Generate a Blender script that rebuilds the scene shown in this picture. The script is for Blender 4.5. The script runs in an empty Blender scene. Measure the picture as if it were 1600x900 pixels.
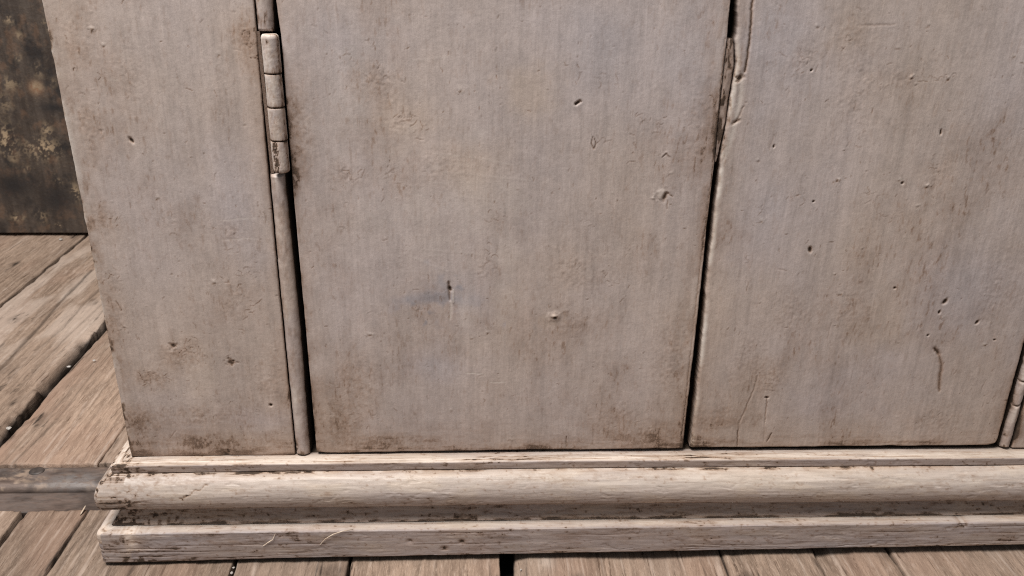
import bpy, math, random
import numpy as np
from mathutils import Matrix, Vector

SC = bpy.context.scene
COL = SC.collection
rng = np.random.default_rng(7)
random.seed(7)

# ------------------------------------------------------------------ camera
# cabinet frame: X along the front, Y into the cabinet, Z up, metres; front plane Y = 0, floor Z = 0
FPX = 1350.0
TH, PS, RO = math.radians(23.4), math.radians(2.2), math.radians(0.64)
FW = np.array([math.sin(PS)*math.cos(TH), math.cos(PS)*math.cos(TH), -math.sin(TH)])
R0 = np.array([math.cos(PS), -math.sin(PS), 0.0])
U0 = np.cross(R0, FW)
RT = math.cos(RO)*R0 + math.sin(RO)*U0
UP = np.cross(RT, FW)
CAM = -0.65*FW
CAM[2] = 0.4925
cd = bpy.data.cameras.new('camera')
cam = bpy.data.objects.new('camera', cd)
COL.objects.link(cam)
cam.matrix_world = Matrix(((RT[0], UP[0], -FW[0], CAM[0]), (RT[1], UP[1], -FW[1], CAM[1]),
                           (RT[2], UP[2], -FW[2], CAM[2]), (0, 0, 0, 1)))
cd.sensor_width = 36.0
cd.lens = FPX/1600.0*36.0
cd.clip_start = 0.01
cd.clip_end = 50
cd.dof.use_dof = True
cd.dof.focus_distance = 0.67
cd.dof.aperture_fstop = 18.0
SC.camera = cam

# ------------------------------------------------------------------ light
w = bpy.data.worlds.new('World')
SC.world = w
w.use_nodes = True
bg = w.node_tree.nodes['Background']
bg.inputs[0].default_value = (0.93, 0.96, 1.0, 1)
bg.inputs[1].default_value = 0.25


def area(name, loc, target, sx, sy, watts, col):
    ld = bpy.data.lights.new(name, 'AREA')
    ld.shape = 'RECTANGLE'
    ld.size, ld.size_y = sx, sy
    ld.energy = watts
    ld.color = col
    o = bpy.data.objects.new(name, ld)
    COL.objects.link(o)
    o.location = loc
    o.rotation_euler = (Vector(target)-Vector(loc)).to_track_quat('-Z', 'Y').to_euler()
    return o


area('overhead_lamp', (-0.55, -0.56, 2.1), (-0.05, 0.0, 0.2), 0.8, 0.6, 71, (1.0, 0.955, 0.91))

SC.view_settings.view_transform = 'Standard'
SC.view_settings.look = 'None'
SC.view_settings.exposure = 0.06
SC.view_settings.gamma = 1.0
SC.view_settings.use_curve_mapping = False
SC.render.engine = 'CYCLES'
SC.cycles.use_denoising = False      # keep the grain of the paint crisp
SC.cycles.filter_width = 1.1
SC.cycles.use_adaptive_sampling = False

# ------------------------------------------------------------------ measuring: photo point -> point on the cabinet front / the floor


def _ray(x, y):
    return FW + RT*((x-800)/FPX) - UP*((y-450)/FPX)


def face(x, y, Y=0.0):
    q = _ray(x, y)
    p = CAM + (Y-CAM[1])/q[1]*q
    return p[0], p[2]


def ground(x, y, Z=0.0):
    q = _ray(x, y)
    p = CAM + (Z-CAM[2])/q[2]*q
    return p[0], p[1]


# ------------------------------------------------------------------ numpy noise
def _hash(ix, iy, seed):
    n = (ix.astype(np.int64)*374761393 + iy.astype(np.int64)*668265263 + seed*1274126177) & 0xFFFFFFFF
    n = ((n ^ (n >> 13))*1274126177) & 0xFFFFFFFF
    n = ((n ^ (n >> 16))*2246822519) & 0xFFFFFFFF
    n = n ^ (n >> 15)
    return (n & 0xFFFFFF)/float(0xFFFFFF)


def vn(x, y, seed=0):
    x, y = np.broadcast_arrays(x, y)
    ix, iy = np.floor(x), np.floor(y)
    fx, fy = x-ix, y-iy
    fx = fx*fx*fx*(fx*(fx*6-15)+10)
    fy = fy*fy*fy*(fy*(fy*6-15)+10)
    a, b = _hash(ix, iy, seed), _hash(ix+1, iy, seed)
    c, d = _hash(ix, iy+1, seed), _hash(ix+1, iy+1, seed)
    return (a+(b-a)*fx)*(1-fy) + (c+(d-c)*fx)*fy


def fbm(x, y, seed=0, octaves=4, gain=0.5):
    s, a, t = 0.0, 1.0, 0.0
    c, sn = math.cos(0.6), math.sin(0.6)
    for k in range(octaves):
        s = s + a*vn(x, y, seed+k*17)
        t += a
        a *= gain
        x, y = (x*c-y*sn)*2.03+3.7, (x*sn+y*c)*2.03+1.9
    return s/t


def fbs(x, y, seed=0, octaves=4, gain=0.5):          # without turning: keeps streaks straight
    s, a, t = 0.0, 1.0, 0.0
    for k in range(octaves):
        s = s + a*vn(x, y, seed+k*17)
        t += a
        a *= gain
        x, y = x*2.03+3.7, y*2.03+1.9
    return s/t


def sst(a, b, v):
    t = np.clip((v-a)/(b-a), 0, 1)
    return t*t*(3-2*t)


# ------------------------------------------------------------------ materials
def new_mat(name):
    m = bpy.data.materials.new(name)
    m.use_nodes = True
    nt = m.node_tree
    nt.nodes.clear()
    out = nt.nodes.new('ShaderNodeOutputMaterial')
    b = nt.nodes.new('ShaderNodeBsdfPrincipled')
    nt.links.new(b.outputs[0], out.inputs[0])
    return m, nt, b


class G:
    def __init__(s, nt):
        s.nt = nt

    def n(s, t, **kw):
        o = s.nt.nodes.new(t)
        for k, v in kw.items():
            setattr(o, k, v)
        return o

    def put(s, sock, v):
        if hasattr(v, 'is_output'):
            s.nt.links.new(v, sock)
        else:
            sock.default_value = v

    def math(s, op, a, b=0.0, clamp=False):
        o = s.n('ShaderNodeMath', operation=op, use_clamp=clamp)
        s.put(o.inputs[0], a)
        s.put(o.inputs[1], b)
        return o.outputs[0]

    def mix(s, f, a, b, mode='MIX'):
        o = s.n('ShaderNodeMix', data_type='RGBA', blend_type=mode)
        s.put(o.inputs[0], f)
        s.put(o.inputs[6], a if hasattr(a, 'is_output') else (*a, 1))
        s.put(o.inputs[7], b if hasattr(b, 'is_output') else (*b, 1))
        return o.outputs[2]

    def coords(s, scale, rnd=False):
        tc = s.n('ShaderNodeTexCoord')
        mp = s.n('ShaderNodeMapping')
        s.nt.links.new(tc.outputs['Object'], mp.inputs[0])
        mp.inputs['Scale'].default_value = scale
        if rnd:
            oi = s.n('ShaderNodeObjectInfo')
            cx = s.n('ShaderNodeCombineXYZ')
            s.put(cx.inputs[0], s.math('MULTIPLY', oi.outputs['Random'], 37.0))
            s.put(cx.inputs[1], s.math('MULTIPLY', oi.outputs['Random'], 91.0))
            s.nt.links.new(cx.outputs[0], mp.inputs['Location'])
        return mp.outputs[0]

    def noise(s, vec, scale=1.0, detail=3.0, rough=0.55, dist=0.0):
        o = s.n('ShaderNodeTexNoise')
        s.nt.links.new(vec, o.inputs['Vector'])
        o.inputs['Scale'].default_value = scale
        o.inputs['Detail'].default_value = detail
        o.inputs['Roughness'].default_value = rough
        o.inputs['Distortion'].default_value = dist
        return o.outputs[0]

    def ramp(s, f, a, b):
        o = s.n('ShaderNodeMapRange', interpolation_type='SMOOTHSTEP')
        s.put(o.inputs[0], f)
        o.inputs[1].default_value = a
        o.inputs[2].default_value = b
        return o.outputs[0]

    def masks(s):
        a = s.n('ShaderNodeAttribute', attribute_name='masks')
        sp = s.n('ShaderNodeSeparateColor')
        s.nt.links.new(a.outputs['Color'], sp.inputs[0])
        return sp.outputs[0], sp.outputs[1], sp.outputs[2], a.outputs['Alpha']

    def bump(s, h, strength, dist, normal=None):
        o = s.n('ShaderNodeBump')
        s.put(o.inputs['Height'], h)
        o.inputs['Strength'].default_value = strength
        o.inputs['Distance'].default_value = dist
        if normal is not None:
            s.nt.links.new(normal, o.inputs['Normal'])
        return o.outputs[0]


def paint_material(name, cool, warm, light, streak):
    """old oil paint: masks = (dirt, warmth, pale wear and painted highlights, tone)"""
    m, nt, b = new_mat(name)
    g = G(nt)
    dirt, hue, pale, tone = g.masks()  # first channel also carries shade painted into joints and recesses
    c = g.mix(g.math('MAXIMUM', hue, 0.0), cool, warm)
    c = g.mix(g.math('MULTIPLY', g.math('MAXIMUM', g.math('MULTIPLY', hue, -1.0), 0.0), 0.75, clamp=True), c, (0.36, 0.345, 0.372))
    st = g.noise(g.coords(streak), 1.0, 4.0, 0.6)
    fine = g.noise(g.coords((700, 700, 700)), 1.0, 3.0, 0.6)
    v = g.math('ADD', g.math('MULTIPLY', g.math('SUBTRACT', st, 0.5), 0.22),
               g.math('MULTIPLY', g.math('SUBTRACT', fine, 0.5), 0.16))
    micro = g.noise(g.coords((1250, 1250, 900)), 1.0, 3.0, 0.75)
    hair = g.noise(g.coords(tuple(2.4*q for q in streak)), 1.0, 3.0, 0.7)
    v = g.math('ADD', v, g.math('ADD', g.math('MULTIPLY', g.math('SUBTRACT', micro, 0.5), 0.42), g.math('MULTIPLY', g.math('SUBTRACT', hair, 0.5), 0.24)))
    v = g.math('ADD', g.math('ADD', v, 0.5), tone)
    tint = g.n('ShaderNodeCombineColor')
    for k in range(3):
        g.put(tint.inputs[k], v)
    c = g.mix(1.0, c, tint.outputs[0], 'MULTIPLY')
    c = g.mix(pale, c, light)
    grit = g.noise(g.coords((1500, 1500, 1500)), 1.0, 2.0, 0.6)
    stain = g.math('MULTIPLY', dirt, g.math('ADD', 0.55, fine), clamp=True)
    c = g.mix(stain, c, g.mix(1.0, c, (0.50, 0.355, 0.25), 'MULTIPLY'))
    dn = g.ramp(g.math('ADD', dirt, g.math('MULTIPLY', g.math('SUBTRACT', grit, 0.5), 0.7)), 0.54, 1.05)
    c = g.mix(dn, c, g.mix(fine, (0.022, 0.014, 0.009), (0.075, 0.048, 0.032)))
    nt.links.new(c, b.inputs['Base Color'])
    rough = g.math('ADD', 0.46, g.math('MULTIPLY', dirt, 0.35))
    nt.links.new(g.math('ADD', rough, g.math('MULTIPLY', g.math('SUBTRACT', st, 0.5), 0.25)), b.inputs['Roughness'])
    b.inputs['Specular IOR Level'].default_value = 0.42
    h = g.math('ADD', g.math('MULTIPLY', st, 0.5), g.math('ADD', g.math('MULTIPLY', fine, 0.4), g.math('MULTIPLY', g.math('ADD', micro, hair), 0.45)))
    nt.links.new(g.bump(h, 0.40, 0.0004), b.inputs['Normal'])
    return m


M_PANEL = paint_material('aged_grey_paint', (0.420, 0.363, 0.348), (0.436, 0.360, 0.314), (0.62, 0.57, 0.52), (520, 300, 40))
M_MOULD = paint_material('aged_cream_paint', (0.375, 0.325, 0.312), (0.445, 0.372, 0.312), (0.67, 0.59, 0.52), (30, 420, 520))


def wood_material(name, dark, mid, pale, grain, patina):
    m, nt, b = new_mat(name)
    g = G(nt)
    dirt, hue, wear, tone = g.masks()
    big = g.noise(g.coords((9, 2.5, 9), True), 1.0, 3.0, 0.55, 0.6)
    gr = g.noise(g.coords(grain, True), 1.0, 5.0, 0.65, 0.35)
    fib = g.noise(g.coords((1000, 130, 1000), True), 1.0, 4.0, 0.7)
    c = g.mix(g.ramp(gr, 0.32, 0.68), dark, mid)
    c = g.mix(g.math('MULTIPLY', g.ramp(fib, 0.50, 0.68), 0.55), c, pale)
    c = g.mix(g.math('MULTIPLY', g.ramp(big, 0.42, 0.75), 0.55), c, patina)
    mic = g.noise(g.coords((1300, 420, 1300), True), 1.0, 3.0, 0.75)
    v = g.math('ADD', g.math('ADD', 0.5, g.math('MULTIPLY', g.math('SUBTRACT', mic, 0.5), 0.6)), tone)
    tint = g.n('ShaderNodeCombineColor')
    for k in range(3):
        g.put(tint.inputs[k], v)
    c = g.mix(1.0, c, tint.outputs[0], 'MULTIPLY')
    crk = g.noise(g.coords((420, 13, 420), True), 1.0, 4.0, 0.7, 0.25)
    crk = g.math('MULTIPLY', g.ramp(crk, 0.60, 0.68), 0.8)
    c = g.mix(crk, c, g.mix(1.0, c, (0.34, 0.28, 0.24), 'MULTIPLY'))
    spk = g.noise(g.coords((330, 150, 330), True), 1.0, 4.0, 0.7)
    c = g.mix(g.math('MULTIPLY', g.ramp(spk, 0.60, 0.72), 0.5), c, g.mix(1.0, c, (0.5, 0.42, 0.36), 'MULTIPLY'))
    c = g.mix(hue, c, (0.31, 0.195, 0.142))
    c = g.mix(wear, c, (0.56, 0.46, 0.39))
    dn = g.ramp(g.math('ADD', dirt, g.math('MULTIPLY', g.math('SUBTRACT', fib, 0.5), 0.6)), 0.15, 0.9)
    c = g.mix(dn, c, (0.022, 0.015, 0.011))
    nt.links.new(c, b.inputs['Base Color'])
    b.inputs['Roughness'].default_value = 0.62
    b.inputs['Specular IOR Level'].default_value = 0.3
    h = g.math('SUBTRACT', g.math('ADD', g.math('MULTIPLY', gr, 0.8), g.math('MULTIPLY', fib, 0.6)), g.math('MULTIPLY', crk, 0.5))
    nt.links.new(g.bump(h, 0.7, 0.0012), b.inputs['Normal'])
    return m


M_WOOD = wood_material('worn_floor_wood', (0.165, 0.115, 0.084), (0.305, 0.220, 0.165), (0.44, 0.34, 0.265), (230, 22, 230), (0.30, 0.226, 0.178))


def simple_material(name, c0, c1, rough, scale, metal=0.0, bump=0.4, dist=0.0006):
    m, nt, b = new_mat(name)
    g = G(nt)
    f = g.noise(g.coords(scale), 1.0, 5.0, 0.62)
    nt.links.new(g.mix(g.ramp(f, 0.32, 0.7), c0, c1), b.inputs['Base Color'])
    b.inputs['Roughness'].default_value = rough
    b.inputs['Metallic'].default_value = metal
    nt.links.new(g.bump(f, bump, dist), b.inputs['Normal'])
    return m


M_INNER = simple_material('raw_inner_wood', (0.05, 0.033, 0.024), (0.11, 0.075, 0.05), 0.8, (60, 60, 8))
M_SUB = simple_material('dusty_subfloor', (0.012, 0.010, 0.008), (0.03, 0.024, 0.02), 0.9, (40, 40, 40))
M_CHIP = simple_material('white_flake', (0.32, 0.29, 0.26), (0.56, 0.53, 0.50), 0.6, (400, 400, 400))
M_STRAW = simple_material('dry_straw', (0.44, 0.34, 0.25), (0.60, 0.50, 0.40), 0.6, (300, 300, 300))


def iron_material(name, base, blue):
    m, nt, b = new_mat(name)
    g = G(nt)
    dirt, hue, wear, tone = g.masks()
    f = g.noise(g.coords((60, 220, 220)), 1.0, 5.0, 0.65)
    c = g.mix(g.ramp(f, 0.3, 0.7), base, tuple(x*1.75 for x in base))
    c = g.mix(g.math('MULTIPLY', hue, g.ramp(g.noise(g.coords((150, 260, 260)), 1.0, 5.0, 0.7), 0.30, 0.58)), c, blue)
    c = g.mix(wear, c, (0.33, 0.245, 0.185))
    c = g.mix(dirt, c, (0.028, 0.020, 0.017))
    nt.links.new(c, b.inputs['Base Color'])
    b.inputs['Roughness'].default_value = 0.5
    b.inputs['Metallic'].default_value = 0.15
    nt.links.new(g.bump(f, 0.45, 0.0008), b.inputs['Normal'])
    return m


M_IRON = iron_material('tarnished_iron', (0.088, 0.062, 0.050), (0.175, 0.160, 0.155))


def backdrop_material():
    m, nt, b = new_mat('dark_chipped_paint')
    g = G(nt)
    dirt, hue, wear, tone = g.masks()
    st = g.noise(g.coords((90, 90, 9)), 1.0, 4.0, 0.6)
    fi = g.noise(g.coords((160, 160, 160)), 1.0, 4.0, 0.6)
    c = g.mix(g.ramp(st, 0.3, 0.7), (0.040, 0.029, 0.023), (0.080, 0.062, 0.050))
    c = g.mix(g.math('MULTIPLY', g.ramp(fi, 0.52, 0.8), 0.5), c, (0.16, 0.12, 0.085))
    c = g.mix(hue, c, (0.27, 0.15, 0.085))
    c = g.mix(wear, c, (0.36, 0.27, 0.175))
    c = g.mix(dirt, c, (0.013, 0.012, 0.013))
    nt.links.new(c, b.inputs['Base Color'])
    b.inputs['Roughness'].default_value = 0.5
    nt.links.new(g.bump(g.math('ADD', st, fi), 0.5, 0.002), b.inputs['Normal'])
    return m


M_BACK = backdrop_material()


# ------------------------------------------------------------------ mesh helpers
def grid_mesh(name, P, masks, mat, parent=None, extra=None, wrap=False):
    """P (nr, nc, 3) -> one smooth quad sheet; extra = list of index quads on top"""
    nr, nc = P.shape[:2]
    idx = np.arange(nr*nc, dtype=np.int32).reshape(nr, nc)
    if wrap:
        idx = np.concatenate([idx, idx[:, :1]], axis=1)
    q = np.stack([idx[:-1, :-1], idx[:-1, 1:], idx[1:, 1:], idx[1:, :-1]], -1).reshape(-1, 4)
    if extra is not None:
        q = np.concatenate([q, np.array(extra, dtype=np.int32)])
    me = bpy.data.meshes.new(name)
    me.vertices.add(nr*nc)
    me.vertices.foreach_set('co', P.astype(np.float32).ravel())
    me.loops.add(q.size)
    me.loops.foreach_set('vertex_index', q.ravel().astype(np.int32))
    me.polygons.add(len(q))
    me.polygons.foreach_set('loop_start', np.arange(0, q.size, 4, dtype=np.int32))
    me.polygons.foreach_set('use_smooth', np.ones(len(q), dtype=bool))
    me.update(calc_edges=True)
    if masks is not None:
        a = me.attributes.new('masks', 'FLOAT_COLOR', 'POINT')
        a.data.foreach_set('color', np.stack(masks, -1).astype(np.float32).ravel())
    me.materials.append(mat)
    o = bpy.data.objects.new(name, me)
    COL.objects.link(o)
    if parent is not None:
        o.parent = parent
    return o


def poly_mesh(name, verts, faces, mat, parent=None, smooth=False):
    me = bpy.data.meshes.new(name)
    me.from_pydata([tuple(v) for v in verts], [], faces)
    me.update()
    if smooth:
        me.polygons.foreach_set('use_smooth', np.ones(len(me.polygons), dtype=bool))
    me.materials.append(mat)
    o = bpy.data.objects.new(name, me)
    COL.objects.link(o)
    if parent is not None:
        o.parent = parent
    return o


BOXF = [(0, 3, 2, 1), (4, 5, 6, 7), (0, 1, 5, 4), (1, 2, 6, 5), (2, 3, 7, 6), (3, 0, 4, 7)]


def box(name, x0, x1, y0, y1, z0, z1, mat, parent=None):
    v = [(x0, y0, z0), (x1, y0, z0), (x1, y1, z0), (x0, y1, z0), (x0, y0, z1), (x1, y0, z1), (x1, y1, z1), (x0, y1, z1)]
    return poly_mesh(name, v, BOXF, mat, parent)


def empty(name, loc, label=None, cat=None, group=None):
    o = bpy.data.objects.new(name, None)
    COL.objects.link(o)
    o.location = loc
    o.empty_display_size = 0.02
    if label:
        o['label'] = label
    if cat:
        o['category'] = cat
    if group:
        o['group'] = group
    return o


def tag(o, label, cat, group=None):
    o['label'] = label
    o['category'] = cat
    if group:
        o['group'] = group
    return o


# ------------------------------------------------------------------ painted boards with relief
class Relief:
    """height (towards the viewer, m) and paint masks over a board's own vertices"""

    def __init__(s, X, Z, seed):
        s.X, s.Z, s.seed = X, Z, seed
        s.h = np.zeros_like(X)
        s.dirt = np.zeros_like(X)
        s.pale = np.zeros_like(X)
        s.hue = np.zeros_like(X)
        s.tone = np.full_like(X, 0.5)
        s.r = np.random.default_rng(seed)

    def win(s, x0, x1, z0, z1):
        zc = s.Z[:, s.Z.shape[1]//2]
        i = np.searchsorted(zc, [z0-0.001, z1+0.001])
        if i[0] >= i[1]:
            return None
        xc = s.X[(i[0]+i[1])//2]
        j = np.searchsorted(xc, [x0-0.002, x1+0.002])
        if j[0] >= j[1]:
            return None
        return slice(max(i[0], 0), i[1]), slice(max(j[0], 0), j[1])

    def stroke(s, pts, width, depth=0.0, dirt=0.0, pale=0.0, ridge=0.0, hue=0.0, taper=True, jag=0.00022):
        """polyline mark (m): groove of given depth, dirt in it, raised lip on its upper side"""
        pts = np.asarray(pts)
        if jag:
            fine = [pts[0]]
            for a, b in zip(pts[:-1], pts[1:]):
                k = max(1, int(np.hypot(*(b-a))/0.0016))
                for j in range(1, k+1):
                    q = a+(b-a)*j/k
                    fine.append(q+(s.r.normal(0, jag, 2) if j < k else 0))
            pts = np.array(fine)
        m = width*4
        W = s.win(pts[:, 0].min()-m, pts[:, 0].max()+m, pts[:, 1].min()-m, pts[:, 1].max()+m)
        if W is None:
            return
        x, z = s.X[W], s.Z[W]
        best = np.full(x.shape, 1e9)
        side = np.zeros(x.shape)
        tt = np.zeros(x.shape)
        n = len(pts)-1
        for k in range(n):
            a, b = pts[k], pts[k+1]
            d = b-a
            L = d@d+1e-12
            t = np.clip(((x-a[0])*d[0]+(z-a[1])*d[1])/L, 0, 1)
            dx, dz = x-a[0]-t*d[0], z-a[1]-t*d[1]
            dist = np.hypot(dx, dz)
            k_ = dist < best
            best = np.where(k_, dist, best)
            side = np.where(k_, (dz*0.9-dx*0.45), side)
            tt = np.where(k_, (k+t)/n, tt)
        wv = width*(0.35+0.65*np.sqrt(np.clip(4*tt*(1-tt), 0, 1))) if taper else width
        g = np.exp(-(best/wv)**2)
        s.h[W] -= depth*g
        if ridge:
            s.h[W] += ridge*np.exp(-((best-1.3*wv)/wv)**2)*sst(-wv, wv, side)
        s.dirt[W] = np.maximum(s.dirt[W], dirt*g)
        s.pale[W] = np.maximum(s.pale[W], pale*g)
        s.hue[W] = np.clip(s.hue[W]+hue*g, -1, 1)

    def blob(s, cx, cz, rx, rz, depth=0.0, dirt=0.0, pale=0.0, hue=0.0, tone=0.0, ang=0.0, hard=2.0, rough=0.5):
        m = max(rx, rz)*2.2
        W = s.win(cx-m, cx+m, cz-m, cz+m)
        if W is None:
            return
        x, z = s.X[W]-cx, s.Z[W]-cz
        ca, sa = math.cos(ang), math.sin(ang)
        u, v = (x*ca+z*sa)/rx, (-x*sa+z*ca)/rz
        rr = np.hypot(u, v)
        k = 1.6/max(rx, rz)
        rr = rr*(1+rough*(fbm(x*k+cx*999, z*k+cz*777, 5, 3)-0.5)*2)
        g = np.exp(-rr**hard)
        s.h[W] -= depth*g
        s.dirt[W] = np.maximum(s.dirt[W], dirt*g)
        s.pale[W] = np.maximum(s.pale[W], pale*g)
        s.hue[W] = np.clip(s.hue[W]+hue*g, -1, 1)
        s.tone[W] += tone*g

    def hole(s, cx, cz, rx, rz, ang=0.0, rim=0.00008):
        s.blob(cx, cz, rx*2.1, rz*1.9, depth=-rim, pale=0.12, ang=ang)
        s.blob(cx, cz, rx, rz, depth=0.0014, dirt=1.15, ang=ang, hard=4.0, rough=0.3)  # shallow pit; its inner shade is painted dark

    def nib(s, cx, cz):
        a, k = s.r.uniform(0, 3.1), s.r.uniform(0.6, 1.25)
        for _ in range(int(s.r.integers(1, 4))):
            ox, oz = s.r.normal(0, 0.0008, 2)
            s.blob(cx+ox, cz+oz, 0.0013*k*s.r.uniform(0.5, 1.3), 0.0008*k*s.r.uniform(0.5, 1.4), depth=-0.00022*k, pale=0.26, ang=a+s.r.normal(0, 0.6), rough=1.0)
        s.blob(cx+s.r.normal(0, 0.0006), cz-0.0012*k, 0.0016*k, 0.0007*k, depth=0.00015, dirt=s.r.uniform(0.4, 0.95), ang=a*0.3, rough=1.0)

    def walk(s, x, z, step, n, ang, wob):
        p = [(x, z)]
        for _ in range(n):
            ang += s.r.normal(0, wob)
            x += step*math.cos(ang)
            z += step*math.sin(ang)
            p.append((x, z))
        return p

    def crackle(s, cx, cz, rx, rz, n, depth=0.00022, dirt=0.55):
        for _ in range(n):
            x, z = cx+s.r.normal(0, rx*0.5), cz+s.r.normal(0, rz*0.5)
            a = s.r.choice([0.0, math.pi/2, math.pi/2, 0.7, 2.3])+s.r.normal(0, 0.35)
            p = s.walk(x, z, 0.0015, int(s.r.integers(2, 6)), a, 0.55)
            s.stroke(p, 0.00036, 0.7*depth*s.r.uniform(0.4, 1.2), 1.35*dirt*s.r.uniform(0.25, 1.0), ridge=depth*0.45)

    def base(s, grain_x=1.0):
        X, Z, sd = s.X, s.Z, s.seed
        # slow unevenness of the board, brush marks up and down, some across
        s.h += 0.0011*(fbm(X*9, Z*7, sd)-0.5)
        wob = X + 0.012*fbm(X*9, Z*12, sd+2) + 0.0012*fbm(X*90, Z*50, sd+22, 2)
        vs = 0.5*fbs(wob*260, Z*22, sd+3, 4, 0.7)+0.5*fbs(wob*390+7, Z*41+3, sd+23, 3, 0.7)-0.5
        hs = fbs(X*26, (Z+0.012*fbm(X*10, Z*9, sd+24))*380, sd+4, 4, 0.65)-0.5
        across = sst(0.58, 0.74, fbm(X*9+4, Z*12, sd+5, 3))
        s.h += 0.00022*vs*(1-0.6*across) + 0.00005*hs*across
        s.h += 0.00013*(fbm(X*150, Z*110, sd+6, 3)-0.5)
        s.h += 0.00009*(fbm(X*600, Z*500, sd+7, 2)-0.5)
        lng = fbs((X+0.006*fbm(X*7, Z*5, sd+25))*150, Z*6, sd+26, 4, 0.7)-0.5
        s.tone += 0.16*vs*(1-0.6*across) + 0.06*hs*across + 0.24*lng
        s.h += 0.00020*lng
        s.tone += 0.16*(fbm(X*13, Z*9, sd+8, 4)-0.5)
        s.tone += 0.24*(fbm(X*95, Z*70, sd+18, 5, 0.65)-0.5)+0.12*(fbm(X*480, Z*330, sd+19, 2)-0.5)
        s.hue += np.clip(0.40+1.3*(fbm(X*14+2, Z*10, sd+9, 5)-0.46), 0, 0.95)
        # thin brown soiling, pores drawn out along the grain
        soil = sst(0.50, 0.80, fbm(X*22, Z*15, sd+10, 5, 0.6))
        pores = sst(0.62, 0.80, fbs(wob*520, Z*150, sd+11, 3, 0.6))
        s.dirt += 0.30*soil*(0.2+fbm(X*400, Z*260, sd+12, 3)) + pores*(0.16+0.30*soil)

    def soil(s, cx, cz, rx, rz, amount, seed):
        """soiled patch with a broken edge"""
        m = 2.0
        W = s.win(cx-rx*m, cx+rx*m, cz-rz*m, cz+rz*m)
        if W is None:
            return
        x, z = s.X[W], s.Z[W]
        rr = np.hypot((x-cx)/rx, (z-cz)/rz)
        n = fbm(x*150, z*130, seed, 5, 0.65)*0.65+fbm(x*640, z*420, seed+3, 3)*0.55
        f_ = np.clip(1.25-rr, 0, 1)
        g = f_*(0.22+0.95*sst(0.52, 0.82, n+0.10*f_))
        s.dirt[W] = np.minimum(np.clip(s.dirt[W], 0, 0.64)+0.52*amount*g, 0.66)
        s.hue[W] = np.clip(s.hue[W]+0.3*amount*f_, -1, 1)
        s.h[W] += 0.00030*g*(fbm(x*420, z*380, seed+5, 2)-0.3)

    def marks(s, n_nib, n_dash, n_crk, zmax=0.455):
        x0, x1 = s.X[10].min(), s.X[10].max()
        z0 = s.Z.min()
        for _ in range(n_nib):
            x, z = s.r.uniform(x0, x1), s.r.uniform(z0, zmax)
            r = 0.0006*s.r.lognormal(0, 0.35)
            s.blob(x, z, r, r*s.r.uniform(0.8, 1.6), depth=-0.00026*s.r.uniform(0.3, 1.1), pale=0.10, ang=s.r.uniform(0, 3))
            if s.r.random() < 0.45:
                s.blob(x+r*0.6, z-r*1.3, r, r*0.8, depth=0.0003, dirt=s.r.uniform(0.2, 0.7))
        for _ in range(n_dash):
            x, z = s.r.uniform(x0, x1), s.r.uniform(z0, zmax)
            L = 0.0016*s.r.lognormal(0, 0.6)
            a = math.pi/2+s.r.normal(0, 0.22)
            if s.r.random() < 0.2:
                a -= math.pi/2
            p = s.walk(x, z, L/2, 2, a, 0.25)
            s.stroke(p, 0.00038, 0.00018, s.r.uniform(0.15, 0.75), ridge=0.00010)
        for _ in range(n_crk):
            x, z = s.r.uniform(x0, x1), s.r.uniform(z0, zmax)
            s.crackle(x, z, 0.007, 0.006, int(s.r.integers(3, 8)), dirt=0.45)


def axis_steps(L, fine, edges=(0.0004, 0.0009, 0.0015, 0.0022, 0.003)):
    """0..L with close steps at both ends"""
    e = np.array(edges)
    n = max(2, int((L-2*e[-1])/fine))
    mid = np.linspace(e[-1], L-e[-1], n+1)
    return np.concatenate([[0], e[:-1], mid, (L-e[:-1])[::-1], [L]])


ZTOP = 0.74
FINE = 0.00068


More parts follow.
